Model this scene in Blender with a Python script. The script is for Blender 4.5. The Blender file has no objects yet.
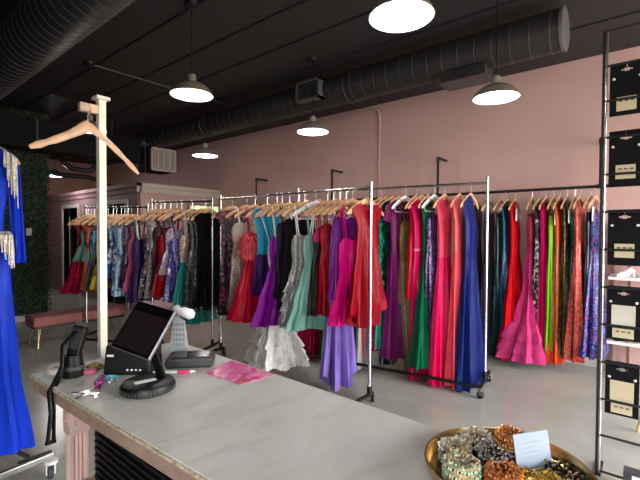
import bpy, bmesh, math, random
from mathutils import Vector, Matrix
PI=math.pi
scn=bpy.context.scene
COL=scn.collection
rnd=random.Random(7)

# ------------------------------------------------------------------ camera model
F_PX=407.91
PIT,ROLL,YAW=[math.radians(v) for v in (1.21729,0.2742,50.591)]
CAMP=Vector((0,0,1.5))
FW=Vector((math.sin(YAW)*math.cos(PIT),math.cos(YAW)*math.cos(PIT),-math.sin(PIT)))
R0=Vector((math.cos(YAW),-math.sin(YAW),0)); U0=R0.cross(FW)
RT=math.cos(ROLL)*R0+math.sin(ROLL)*U0; UP=-math.sin(ROLL)*R0+math.cos(ROLL)*U0
def px_of(p):
    v=Vector(p)-CAMP; d=v.dot(FW)
    return 320+F_PX*v.dot(RT)/d, 240-F_PX*v.dot(UP)/d
def z_at(x,y,py):
    """height above the ground point (x,y) that is seen on picture row py"""
    lo,hi=-1.0,5.0
    for _ in range(40):
        m=(lo+hi)/2
        if px_of((x,y,m))[1]>py: lo=m
        else: hi=m
    return (lo+hi)/2
cd=bpy.data.cameras.new('camera'); cam=bpy.data.objects.new('camera',cd); COL.objects.link(cam)
M=Matrix.Identity(4)
for i in range(3):
    M[i][0]=RT[i]; M[i][1]=UP[i]; M[i][2]=-FW[i]; M[i][3]=CAMP[i]
cam.matrix_world=M; cd.sensor_width=36; cd.lens=F_PX/640*36; cd.clip_start=.05; cd.clip_end=200
scn.camera=cam

# ------------------------------------------------------------------ materials
def lin(c):
    def f(v):
        v/=255.0
        return v/12.92 if v<=.04045 else ((v+.055)/1.055)**2.4
    return (f(c[0]),f(c[1]),f(c[2]),1)
MATS={}
class NT:
    def __init__(s,name):
        s.m=bpy.data.materials.new(name); s.m.use_nodes=True
        s.t=s.m.node_tree; s.b=s.t.nodes['Principled BSDF']; s.out=s.t.nodes['Material Output']
    def n(s,typ,**kw):
        nd=s.t.nodes.new(typ)
        for k,v in kw.items():
            if k.startswith('i_'): nd.inputs[k[2:].replace('_',' ')].default_value=v
            else: setattr(nd,k,v)
        return nd
    def l(s,a,b): s.t.links.new(a,b)
    def coord(s,scale=1,kind='Object'):
        tc=s.n('ShaderNodeTexCoord'); mp=s.n('ShaderNodeMapping')
        mp.inputs['Scale'].default_value=scale if hasattr(scale,'__len__') else (scale,)*3
        s.l(tc.outputs[kind],mp.inputs['Vector']); return mp.outputs['Vector']
    def ramp(s,fac,stops,interp='LINEAR'):
        r=s.n('ShaderNodeValToRGB'); r.color_ramp.interpolation=interp
        e=r.color_ramp.elements
        while len(e)<len(stops): e.new(.5)
        for el,(p,c) in zip(e,stops): el.position=p; el.color=c
        s.l(fac,r.inputs['Fac']); return r.outputs['Color']
    def bump(s,h,strength=.3,dist=.01):
        b=s.n('ShaderNodeBump'); b.inputs['Strength'].default_value=strength; b.inputs['Distance'].default_value=dist
        s.l(h,b.inputs['Height']); s.l(b.outputs['Normal'],s.b.inputs['Normal'])
    def p(s,**kw):
        for k,v in kw.items(): s.b.inputs[k.replace('_',' ')].default_value=v
def plain(name,c,rough=.5,metal=0,spec=.5,noise=.06,nscale=8,bump=0):
    if name in MATS: return MATS[name]
    t=NT(name); t.p(Roughness=rough,Metallic=metal)
    t.b.inputs['Specular IOR Level'].default_value=spec
    v=t.coord(nscale); nz=t.n('ShaderNodeTexNoise',i_Scale=1.0,i_Detail=4.0); t.l(v,nz.inputs['Vector'])
    L=lin(c); a=tuple(x*(1-noise*2) for x in L[:3])+(1,); b=tuple(min(1,x*(1+noise*2)) for x in L[:3])+(1,)
    t.l(t.ramp(nz.outputs['Fac'],[(.3,a),(.7,b)]),t.b.inputs['Base Color'])
    if bump: t.bump(nz.outputs['Fac'],bump)
    MATS[name]=t.m; return t.m
def emis(name,c,strength):
    t=NT(name); t.p(Base_Color=lin(c)); t.b.inputs['Emission Color'].default_value=lin(c); t.b.inputs['Emission Strength'].default_value=strength
    return t.m
def fabric(kind,c,c2=None,c3=None):
    key=(kind,c,c2,c3)
    if key in MATS: return MATS[key]
    t=NT('%s_fabric'%kind); L=lin(c)
    if kind in('satin','tulle','chiffon') and max(L[:3])-min(L[:3])>.12: L=tuple(x**1.2 for x in L[:3])+(1,)
    dye=.84 if max(L[:3])-min(L[:3])>.12 else .95
    L=tuple(x*dye for x in L[:3])+(1,); c2=c2 and tuple(v*.82 for v in c2); c3=c3 and tuple(v*.82 for v in c3)
    dark=tuple(x*.66 for x in L[:3])+(1,); lite=tuple(min(1,x*1.1) for x in L[:3])+(1,)
    if kind in('satin','chiffon','velvet'):
        v=t.coord((14,14,3)); nz=t.n('ShaderNodeTexNoise',i_Scale=1.0,i_Detail=5.0,i_Distortion=.6); t.l(v,nz.inputs['Vector'])
        t.l(t.ramp(nz.outputs['Fac'],[(.3,dark),(.7,lite)]),t.b.inputs['Base Color'])
        t.p(Roughness={'satin':.34,'chiffon':.65,'velvet':.8}[kind])
        t.b.inputs['Sheen Weight'].default_value={'satin':.0,'chiffon':.05,'velvet':.3}[kind]
        t.b.inputs['Sheen Tint'].default_value=lite
        t.b.inputs['Specular IOR Level'].default_value={'satin':.13,'chiffon':.1,'velvet':.05}[kind]
        t.bump(nz.outputs['Fac'],.25,.02)
    elif kind=='tulle':
        v=t.coord((30,30,2)); nz=t.n('ShaderNodeTexNoise',i_Scale=1.0,i_Detail=3.0); t.l(v,nz.inputs['Vector'])
        t.l(t.ramp(nz.outputs['Fac'],[(.3,dark),(.7,lite)]),t.b.inputs['Base Color'])
        t.p(Roughness=.85); t.b.inputs['Sheen Weight'].default_value=.08; t.b.inputs['Sheen Tint'].default_value=lite
        t.b.inputs['Specular IOR Level'].default_value=.1
        t.bump(nz.outputs['Fac'],.4,.02)
    elif kind in('sequin','glitter'):
        v=t.coord(75 if kind=='sequin' else 160)
        vo=t.n('ShaderNodeTexVoronoi',i_Scale=1.0); t.l(v,vo.inputs['Vector'])
        sep=t.n('ShaderNodeSeparateColor'); t.l(vo.outputs['Color'],sep.inputs['Color'])
        stops=[(0,tuple(x*.58 for x in L[:3])+(1,)),(.42,L)]
        if c2: stops+=[(.62,lin(c2))]
        if c3: stops+=[(.85,lin(c3))]
        if not c2: stops+=[(.9,tuple(min(1,x*1.8+.04) for x in L[:3])+(1,))]
        t.l(t.ramp(sep.outputs['Red'],stops,'CONSTANT' if c2 else 'LINEAR'),t.b.inputs['Base Color'])
        t.p(Roughness=.32,Metallic=.22)
        t.bump(sep.outputs['Green'],.7,.02)
    elif kind in('print','floral'):
        v=t.coord(22 if kind=='print' else 34)
        nz=t.n('ShaderNodeTexNoise',i_Scale=.7,i_Detail=2.0); t.l(v,nz.inputs['Vector'])
        mx=t.n('ShaderNodeMixRGB',i_Fac=.35); t.l(v,mx.inputs['Color1']); t.l(nz.outputs['Color'],mx.inputs['Color2'])
        vo=t.n('ShaderNodeTexVoronoi',i_Scale=1.0); t.l(v,vo.inputs['Vector'])
        sep=t.n('ShaderNodeSeparateColor'); t.l(vo.outputs['Color'],sep.inputs['Color'])
        c2=c2 or (230,230,230); c3=c3 or c
        t.l(t.ramp(sep.outputs['Red'],[(0,L),(.5,lin(c2)),(.78,lin(c3))],'CONSTANT'),t.b.inputs['Base Color'])
        t.p(Roughness=.5)
        t.bump(sep.outputs['Green'],.2,.01)
    MATS[key]=t.m; return t.m

# ------------------------------------------------------------------ mesh building
class MB:
    def __init__(s): s.v=[]; s.f=[]
    def add(s,vs,fs):
        o=len(s.v); s.v+= [tuple(v) for v in vs]; s.f+=[tuple(i+o for i in f) for f in fs]; return s
    def box(s,x0,x1,y0,y1,z0,z1,m=None):
        vs=[(x,y,z) for z in(z0,z1) for y in(y0,y1) for x in(x0,x1)]
        if m: vs=[m@Vector(v) for v in vs]
        return s.add(vs,[(0,2,3,1),(4,5,7,6),(0,1,5,4),(2,6,7,3),(0,4,6,2),(1,3,7,5)])
    def hexa(s,bot,top):
        n=len(bot)
        return s.add(list(bot)+list(top),[tuple(range(n-1,-1,-1)),tuple(range(n,2*n))]+[(i,(i+1)%n,n+(i+1)%n,n+i) for i in range(n)])
    def tube(s,pts,r,n=8,flat=1.0,cap=True,side=None):
        pts=[Vector(p) for p in pts]; k=len(pts)
        rs=r if hasattr(r,'__len__') else [r]*k
        o=len(s.v); prev=None
        for i,p in enumerate(pts):
            d=(pts[min(i+1,k-1)]-pts[max(i-1,0)]).normalized()
            if prev is None:
                a=Vector(side) if side else (Vector((0,0,1)) if abs(d.z)<.9 else Vector((1,0,0)))
            else: a=prev
            a=(a-d*a.dot(d)).normalized(); prev=a; b=d.cross(a)
            for j in range(n):
                t=2*PI*j/n
                s.v.append(tuple(p+a*math.cos(t)*rs[i]+b*math.sin(t)*rs[i]*flat))
        for i in range(k-1):
            for j in range(n):
                s.f.append((o+i*n+j,o+i*n+(j+1)%n,o+(i+1)*n+(j+1)%n,o+(i+1)*n+j))
        if cap:
            s.f.append(tuple(o+j for j in range(n-1,-1,-1))); s.f.append(tuple(o+(k-1)*n+j for j in range(n)))
        return s
    def lathe(s,prof,n=24,c=(0,0,0),m=None,closed=False):
        o=len(s.v)
        for (r,z) in prof:
            for j in range(n):
                t=2*PI*j/n; p=Vector((r*math.cos(t),r*math.sin(t),z))
                if m: p=m@p
                s.v.append(tuple(p+Vector(c)))
        k=len(prof)
        for i in range(k-1 if not closed else k):
            i2=(i+1)%k
            for j in range(n):
                s.f.append((o+i*n+j,o+i*n+(j+1)%n,o+i2*n+(j+1)%n,o+i2*n+j))
        return s
    def disc(s,c,r,n=24,m=None):
        o=len(s.v)
        for j in range(n):
            t=2*PI*j/n; p=Vector((r*math.cos(t),r*math.sin(t),0))
            if m: p=m@p
            s.v.append(tuple(p+Vector(c)))
        s.f.append(tuple(range(o,o+n))); return s
    def octa(s,c,r,sx=1):
        c=Vector(c); q=[c+Vector(d)*r for d in((1,0,0),(-1,0,0),(0,1,0),(0,-1,0),(0,0,1),(0,0,-1))]
        return s.add(q,[(0,2,4),(2,1,4),(1,3,4),(3,0,4),(2,0,5),(1,2,5),(3,1,5),(0,3,5)])
    def grid(s,fn,nu,nv,wrap=False):
        o=len(s.v)
        for i in range(nv+1):
            for j in range(nu if wrap else nu+1): s.v.append(tuple(fn(j/nu,i/nv)))
        w=nu if wrap else nu+1
        for i in range(nv):
            for j in range(nu):
                j2=(j+1)%w
                s.f.append((o+i*w+j,o+i*w+j2,o+(i+1)*w+j2,o+(i+1)*w+j))
        return s
    def build(s,name,mat,parent=None,smooth=True,world=True,bevel=0,solid=0,sub=0):
        off=Vector(parent['o_']) if (parent is not None and world and 'o_' in parent) else Vector((0,0,0))
        me=bpy.data.meshes.new(name)
        me.from_pydata([tuple(Vector(v)-off) for v in s.v],[],s.f); me.update()
        bm=bmesh.new(); bm.from_mesh(me); bmesh.ops.recalc_face_normals(bm,faces=bm.faces); bm.to_mesh(me); bm.free()
        me.materials.append(mat)
        for p in me.polygons: p.use_smooth=smooth
        o=bpy.data.objects.new(name,me); COL.objects.link(o)
        if parent is not None: o.parent=parent
        if smooth:
            try: me.set_sharp_from_angle(angle=math.radians(40))
            except Exception: pass
        if bevel:
            b=o.modifiers.new('bevel','BEVEL'); b.width=bevel; b.segments=2; b.limit_method='ANGLE'
        if solid:
            b=o.modifiers.new('solid','SOLIDIFY'); b.thickness=solid; b.offset=0
        if sub:
            b=o.modifiers.new('sub','SUBSURF'); b.levels=sub; b.render_levels=sub
        return o
def tag(o,label,cat,group=None,kind=None):
    if label: o['label']=label
    if cat: o['category']=cat
    if group: o['group']=group
    if kind: o['kind']=kind
    return o
EMPTIES=[]
def thing(name,label,cat,loc=(0,0,0),rz=0,group=None):
    o=bpy.data.objects.new(name,None); COL.objects.link(o); o.empty_display_size=.05
    o.location=loc; o.rotation_euler=(0,0,rz)
    o['o_']=list(loc) if rz==0 else [0,0,0]
    EMPTIES.append(o)
    return tag(o,label,cat,group)
def struct(name,mb,mat,smooth=False,label=None,**k):
    o=mb.build(name,mat,None,smooth=smooth,**k); o['kind']='structure'
    if label: o['label']=label
    return o
def dup(root,loc,rz=None):
    r=root.copy(); COL.objects.link(r); r.location=loc
    if rz is not None: r.rotation_euler=(0,0,rz)
    for ch in list(root.children):
        c=ch.copy(); COL.objects.link(c); c.parent=r
        for g in list(ch.children):
            d=g.copy(); COL.objects.link(d); d.parent=c
    return r

# ------------------------------------------------------------------ shared materials
m_pink=plain('pink_wall_paint',(202,164,159),.75,noise=.02,nscale=1.5)
m_mauve=plain('mauve_wall_paint',(158,126,130),.75,noise=.02)
m_peach=plain('peach_wall_paint',(196,150,136),.75,noise=.02)
m_black=plain('black_ceiling_paint',(41,39,41),.7,noise=.06,nscale=2)
m_seam=plain('black_seam',(20,20,21),.8)
m_duct=plain('black_duct_metal',(42,41,42),.5,.0,noise=.08,nscale=6)
m_ductrib=plain('duct_seam_metal',(72,71,73),.4,.3)
m_trim=plain('cream_trim_paint',(205,196,186),.5,noise=.02)
m_chrome=plain('brushed_chrome',(205,205,208),.22,1.0)
m_steel=plain('brushed_steel',(150,148,142),.32,1.0)
m_nickel=plain('brushed_nickel_shade',(150,140,126),.42,.45)
m_blk=plain('black_plastic',(13,13,14),.42,spec=.35,noise=.1)
m_blkmetal=plain('black_powder_coat',(24,24,26),.45,.2)
m_wood=plain('natural_hanger_wood',(206,160,118),.45,noise=.14,nscale=30)
m_postwood=plain('pale_post_wood',(230,222,206),.5,noise=.05,nscale=14)
m_white=plain('white_plastic',(228,228,232),.4,noise=.02)
m_paper=plain('white_paper',(232,232,230),.7,noise=.02)
m_cream=plain('cream_card',(200,186,152),.6,noise=.03)
m_gold=plain('polished_gold',(196,168,112),.22,1.0,noise=.05)
m_rubber=plain('grey_rubber',(60,60,62),.7)
m_whiteshade=emis('white_enamel_reflector',(225,228,238),.28)
m_bulb=emis('glowing_bulb',(255,255,255),2)

# concrete floor
t=NT('polished_concrete'); v=t.coord(1.0)
n1=t.n('ShaderNodeTexNoise',i_Scale=.9,i_Detail=8.0,i_Roughness=.65); t.l(v,n1.inputs['Vector'])
t.l(t.ramp(n1.outputs['Fac'],[(.3,lin((146,146,137))),(.5,lin((166,165,155))),(.72,lin((182,180,170)))]),t.b.inputs['Base Color'])
t.p(Roughness=.22); t.b.inputs['Specular IOR Level'].default_value=.5
n2=t.n('ShaderNodeTexNoise',i_Scale=3.0,i_Detail=6.0); t.l(v,n2.inputs['Vector'])
mr=t.n('ShaderNodeMapRange'); mr.inputs['To Min'].default_value=.19; mr.inputs['To Max'].default_value=.25; t.l(n2.outputs['Fac'],mr.inputs['Value']); t.l(mr.outputs['Result'],t.b.inputs['Roughness'])
m_floor=t.m
# counter top: grey-beige micro cement, trowel streaks
t=NT('troweled_cement'); v=t.coord((2.2,5,2.2))
n1=t.n('ShaderNodeTexNoise',i_Scale=1.6,i_Detail=9.0,i_Roughness=.6,i_Distortion=.8); t.l(v,n1.inputs['Vector'])
t.l(t.ramp(n1.outputs['Fac'],[(.28,lin((184,180,170))),(.48,lin((200,198,191))),(.7,lin((210,209,203)))]),t.b.inputs['Base Color'])
t.p(Roughness=.42); t.b.inputs['Specular IOR Level'].default_value=.35; t.bump(n1.outputs['Fac'],.06,.01); m_cement=t.m
m_edge=plain('worn_pinkish_edge',(152,126,112),.65,noise=.1,nscale=18)
m_lip=plain('chipped_tan_lip',(186,170,146),.7,noise=.2,nscale=90,bump=.5)
m_column=plain('pink_painted_wood',(200,168,162),.55,noise=.05)
m_velvet=plain('dusty_rose_velvet',(150,92,88),.85,noise=.1,nscale=14)
m_hedge=plain('dark_hedge_backing',(20,34,22),.9)
t=NT('boxwood_leaf'); v=t.coord(6); n1=t.n('ShaderNodeTexNoise',i_Scale=4.0,i_Detail=3.0); t.l(v,n1.inputs['Vector'])
t.l(t.ramp(n1.outputs['Fac'],[(.3,lin((16,32,19))),(.7,lin((40,64,38)))]),t.b.inputs['Base Color']); t.p(Roughness=.6); m_leaf=t.m

# ------------------------------------------------------------------ room shell
WX=5.46; CZ=3.46; FY=-3.2; BY=13.0; LX=-1.6
struct('floor',MB().box(LX-.2,WX+.2,FY-.2,BY+.2,-.1,0),m_floor)
struct('ceiling',MB().box(LX-.2,WX+.2,FY-.2,BY+.2,CZ,CZ+.12),m_black)
struct('wall_right',MB().box(WX,WX+.15,FY-.2,BY+.2,0,CZ),m_pink,label='long dusty pink wall behind the gown racks')
w=MB(); w.box(LX-.15,LX,-.4,BY+.2,0,CZ); w.box(LX-.15,LX,FY-.2,-2.8,0,CZ); w.box(LX-.15,LX,-2.8,-.4,0,.7); w.box(LX-.15,LX,-2.8,-.4,2.3,CZ)
struct('wall_left',w,plain('bounce_cutting_charcoal',(70,62,62),.8))  # unseen side of the room, coloured dark to cut pink bounce light
w=MB()
for y in(-2.8,-1.65,-.46): w.box(LX-.12,LX-.04,y,y+.06,.7,2.3)
w.box(LX-.12,LX-.04,-2.8,-.4,.7,.76); w.box(LX-.12,LX-.04,-2.8,-.4,2.24,2.3)
struct('window_3',w,m_blkmetal)
struct('wall_back',MB().box(LX,WX,BY,BY+.15,0,CZ),m_peach,label='peach wall at the far end of the fitting corridor')
# storefront wall behind the camera with a tall glazed opening
w=MB(); w.box(LX,1.2,FY-.15,FY,0,CZ); w.box(5.3,WX,FY-.15,FY,0,CZ); w.box(1.2,5.3,FY-.15,FY,0,.3); w.box(1.2,5.3,FY-.15,FY,2.75,CZ)
struct('wall_front',w,m_pink)
w=MB()
for x in(1.2,2.54,3.9,5.24): w.box(x,x+.06,FY-.12,FY-.04,.3,2.75)
w.box(1.2,5.3,FY-.12,FY-.04,2.2,2.26); w.box(1.2,5.3,FY-.12,FY-.04,.3,.36); w.box(1.2,5.3,FY-.12,FY-.04,2.69,2.75)
struct('window_1',w,m_blkmetal)
struct('baseboard_right',MB().box(WX-.018,WX,FY,7.35,0,.11),plain('grey_baseboard',(176,170,168),.5),bevel=.004)
# ceiling panel seams (battens running along the room) and conduit
for i,x in enumerate((1.55,2.08,2.62,3.12,3.73,4.6)):
    struct('trim_%d'%(i+1),MB().box(x-.012,x+.012,FY,BY,CZ-.012,CZ),m_seam)
# hedge wall
HY=8.0
struct('wall_hedge',MB().box(LX,2.42,HY,HY+.18,0,CZ),m_hedge,label='partition covered in dark green boxwood leaves')
lv=MB(); hr=random.Random(3)
for i in range(5200):
    x=hr.uniform(1.35,2.46); z=hr.uniform(.08,CZ-.02); y=HY-hr.uniform(.005,.05)
    a=hr.uniform(0,2*PI); s=hr.uniform(.018,.034)
    d=Vector((math.cos(a),hr.uniform(-.7,.2),math.sin(a))).normalized(); e=d.cross(Vector((hr.uniform(-.4,.4),1,hr.uniform(-.4,.4)))).normalized()
    c=Vector((x,y,z)); 
    lv.add([c-d*s,c+e*s*.5,c+d*s,c-e*s*.5],[(0,1,2),(0,2,3)])
o=lv.build('boxwood_leaves',m_leaf,smooth=False); tag(o,'dark green boxwood leaves covering the partition on the left','leaves',kind='stuff')
struct('baseboard_hedge',MB().box(LX,2.44,HY-.02,HY,0,.1),m_trim)
sw=thing('light_switch','small white switch plate on the dark hedge wall','switch',(2.14,HY-.06,1.48))
MB().box(2.10,2.18,HY-.065,HY-.03,1.41,1.53).build('switch_plate',m_trim,sw,bevel=.004)
MB().box(2.128,2.152,HY-.072,HY-.06,1.445,1.495).build('toggle',m_white,sw,bevel=.003)
# fitting room block
BX,BYF,BH=3.72,7.35,2.34
w=MB(); w.box(BX,WX,BYF,BYF+.12,0,BH)
struct('wall_fitting_front',w,m_pink,label='pink front of the low fitting room block')
# left face with two door openings
dy=[(7.9,8.75),(10.25,11.15)]
w=MB(); y=BYF+.12
for a,b in dy: w.box(BX,BX+.12,y,a,0,BH); w.box(BX,BX+.12,a,b,2.02,BH); y=b
w.box(BX,BX+.12,y,BY,0,BH)
struct('wall_fitting_side',w,m_mauve,label='mauve side of the fitting room block with doorways')
struct('ceiling_fitting',MB().box(BX,WX,BYF,BY,BH,BH+.06),m_mauve)
w=MB()
prof=[(0,-.13),(-.02,-.13),(-.035,-.06),(-.07,-.02),(-.07,.03),(0,.03)]
w.hexa([(BX-.07+0,BYF+b[0]-0,BH+b[1]) for b in prof],[(WX,BYF+b[0],BH+b[1]) for b in prof])
struct('trim_7',w,m_trim,label='cream crown moulding on the fitting room front')
w=MB(); w.hexa([(BX+b[0],BYF-.07,BH+b[1]) for b in prof],[(BX+b[0],BY,BH+b[1]) for b in prof])
struct('trim_8',w,m_mauve)
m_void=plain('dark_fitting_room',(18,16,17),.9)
for i,(a,b) in enumerate(dy):
    w=MB(); w.box(BX-.025,BX+.14,a-.09,a,0,2.1); w.box(BX-.025,BX+.14,b,b+.09,0,2.1); w.box(BX-.025,BX+.14,a,b,2.02,2.1)
    struct('door_%d'%(i+1),w,m_trim,label='cream door casing in the fitting room side, %s'%('nearer the corner' if i==0 else 'deeper down the corridor'))
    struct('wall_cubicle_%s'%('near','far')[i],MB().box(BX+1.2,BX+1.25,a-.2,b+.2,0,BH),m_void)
    c=MB().grid(lambda u,v,a=a,b=b:(BX+.3+.03*math.sin(u*40),a-.1+u*(b-a+.2),.08+v*1.95),60,6)
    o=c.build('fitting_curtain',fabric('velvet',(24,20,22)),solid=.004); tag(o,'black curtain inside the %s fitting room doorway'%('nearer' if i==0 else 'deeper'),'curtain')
# mirror on the fitting front, its green reflection painted as a glowing pane
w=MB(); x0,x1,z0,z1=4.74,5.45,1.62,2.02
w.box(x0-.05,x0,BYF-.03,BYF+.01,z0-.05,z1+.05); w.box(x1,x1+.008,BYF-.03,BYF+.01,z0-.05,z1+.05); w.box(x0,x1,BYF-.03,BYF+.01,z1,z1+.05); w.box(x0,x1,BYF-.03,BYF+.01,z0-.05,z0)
wf=struct('mirror_1',w,m_mauve,label='small mirror with painted glowing greenery reflection above the left racks')
t=NT('painted_greenery_reflection'); v=t.coord((7,7,12)); n1=t.n('ShaderNodeTexNoise',i_Scale=1.0,i_Detail=4.0); t.l(v,n1.inputs['Vector'])
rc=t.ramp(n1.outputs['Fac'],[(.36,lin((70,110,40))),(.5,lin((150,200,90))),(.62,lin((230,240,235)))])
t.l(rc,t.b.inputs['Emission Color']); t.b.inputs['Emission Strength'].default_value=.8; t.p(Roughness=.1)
pn=MB().box(x0,x1,BYF-.012,BYF-.002,z0,z1).build('glowing_mirror_pane',t.m,smooth=False); pn.parent=wf
# conduit on pink wall and ceiling
c=thing('wall_conduit','thin pink painted conduit running down the pink wall to the rack','pipe',(WX-.02,3.3,.3))
MB().tube([(WX-.016,3.3,.3),(WX-.016,3.3,3.25),(WX-.02,3.315,3.34),(WX-.03,3.38,3.40),(WX-.03,3.46,3.42)],.013,8).build('pipe',m_pink,c)
for z in(1.2,2.3,3.1):
    MB().box(WX-.03,WX-.001,3.275,3.325,z,z+.02).build('strap_clip',m_pink,c)
c=MB().tube([(2.02,5.15,CZ-.012),(3.9,5.15,CZ-.012)],.012,8).build('ceiling_conduit',m_ductrib); tag(c,'grey conduit crossing the black ceiling above the left lamp','pipe')

# ------------------------------------------------------------------ ducts
def spiral_duct(name,label,x,y0,y1,z,r,cap,step):
    d=thing(name,label,'duct',(x,(y0+y1)/2,z))
    mtx=lambda y:Matrix.Translation((x,y,z))@Matrix.Rotation(-PI/2,4,'X')
    MB().lathe([(r,0),(r,y1-y0)],40,m=mtx(y0)).build('duct_tube',m_duct,d)
    rb=MB(); y=y0+.06; sl=.05
    while y<y1-.1:
        rb.tube([(x+(r+.001)*math.cos(2*PI*k/32),y+sl*k/32,z+(r+.001)*math.sin(2*PI*k/32)) for k in range(33)],.0045,5,cap=False)
        y+=step
    o=rb.build('spiral_seam',m_ductrib,d); o['kind']='stuff'
    if cap:
        cp=MB().lathe([(0.001,-.012),(r-.01,-.012),(r+.006,-.006),(r+.006,.02),(r,.02)],40,m=mtx(y0)); cp.build('end_cap',plain('duct_end_metal',(98,96,96),.5,.1),d,smooth=False)
    return d
d1=spiral_duct('spiral_duct','long black spiral duct with capped end running above the racks',4.0,.62,8.0,3.22,.175,True,.155)
for y in(2.78,5.6):
    MB().lathe([(.178,-.05),(.195,-.05),(.195,-.035),(.184,-.03),(.184,.03),(.195,.035),(.195,.05),(.178,.05)],40,m=Matrix.Translation((4,y,3.22))@Matrix.Rotation(-PI/2,4,'X')).build('coupling_collar',m_duct,d1)
for y in(.98,2.0,4.6):
    MB().box(3.99,4.01,y-.012,y+.012,3.39,CZ).build('hanger_strap',m_ductrib,d1)
d2=spiral_duct('spiral_duct','thick black spiral duct crossing the upper left corner of the ceiling',1.2,-1.0,7.4,3.2,.215,False,.11)
for y in(.8,3.4,6.0): MB().box(1.19,1.21,y-.012,y+.012,3.40,CZ).build('hanger_strap',m_ductrib,d2)
# registers on the duct
def register(label,x0,x1,y0,y1,z0,z1,slat_axis):
    r=thing('air_register',label,'vent',((x0+x1)/2,(y0+y1)/2,z0))
    w=MB(); b=.025
    w.box(x0,x1,y0,y1,z1-b,z1); w.box(x0,x1,y0,y1,z0,z0+b); w.box(x0,x1,y0,y0+b,z0,z1); w.box(x0,x1,y1-b,y1,z0,z1); w.box(x1-.02,x1,y0,y1,z0,z1)
    w.build('register_box',plain('register_metal',(92,90,90),.5),r,smooth=False)
    s=MB(); n=7
    for k in range(n):
        y=y0+b+(y1-y0-2*b)*(k+.5)/n
        s.box(x0+.006,x0+.04,y-.004,y+.012,z0+b,z1-b)
    s.build('louvre_blades',m_ductrib,r,smooth=False)
    return r
register('small dark louvred register on the side of the spiral duct',3.76,3.87,3.12,3.5,3.1,3.34,0)
g=thing('drop_register','dark rectangular register box hanging under the spiral duct','vent',(4.0,1.45,2.93))
MB().box(3.88,4.12,1.24,1.66,2.965,3.06).build('register_box',m_duct,g,smooth=False)
MB().box(3.86,4.14,1.22,1.68,2.955,2.967).build('flange',m_ductrib,g,smooth=False)
# rectangular trunk duct across the back and the white return grille
d=thing('trunk_duct','wide black rectangular duct crossing in front of the hedge wall','duct',(2.6,7.55,2.72))
MB().box(.4,3.75,7.4,7.75,2.76,3.2).build('duct_body',plain('dull_black_paint',(24,24,25),.8,spec=.2),d,smooth=False)
for x in(1.2,2.1,3.0): MB().box(x,x+.03,7.39,7.76,2.75,3.21).build('seam_flange',m_duct,d,smooth=False)
for x in(1.5,3.3): MB().box(x,x+.02,7.56,7.58,3.2,CZ).build('hanger_strap',m_duct,d,smooth=False)
g=thing('return_grille','white louvred vent grille below the end of the black duct','vent',(4.1,7.2,2.62))
gx0,gx1,gz0,gz1,gy=3.86,4.36,2.62,3.05,7.22
w=MB(); 
for a in((gx0,gx1,gz0,gz0+.025),(gx0,gx1,gz1-.025,gz1)): w.box(a[0],a[1],gy-.02,gy+.02,a[2],a[3])
for k in range(5):
    x=gx0+(gx1-gx0-.02)*k/4; w.box(x,x+.02,gy-.02,gy+.02,gz0,gz1)
w.build('grille_frame',m_trim,g,smooth=False)
w=MB()
for k in range(26):
    z=gz0+.03+k*(gz1-gz0-.06)/25; w.box(gx0+.02,gx1-.02,gy-.008,gy+.012,z,z+.007)
w.build('louvre_blades',m_trim,g,smooth=False)
MB().box(gx0+.005,gx1-.005,gy+.021,gy+.5,gz0+.005,gz1-.005).build('plenum_box',m_duct,g,smooth=False)
for x in(gx0-.06,gx1-.1):
    MB().tube([(x,gy+.1,2.36),(x,gy+.1,CZ)],.006,6).build('hanger_rod',m_chrome,g)
for k,(pts,lab) in enumerate(((((3.0,9.2,3.3),(2.9,9.1,2.95),(3.15,9.0,2.72),(3.5,8.9,2.7),(3.6,8.8,3.0)),'black flexible duct sagging in a loop above the corridor'),(((2.6,9.6,2.75),(3.1,9.4,2.62),(3.55,9.2,2.62),(3.95,9.1,2.44)),'black flexible duct lying low across the corridor'))):
    P=[]
    for i in range(len(pts)-1):
        for q in range(6): P.append(Vector(pts[i]).lerp(Vector(pts[i+1]),q/6))
    P.append(Vector(pts[-1])); 
    for _ in range(3): P=[P[0]]+[(P[i-1]+P[i]*2+P[i+1])/4 for i in range(1,len(P)-1)]+[P[-1]]
    o=MB().tube(P,[.045+.006*(i%2) for i in range(len(P))],10).build('flexible_duct',m_duct); tag(o,lab,'duct')

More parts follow.
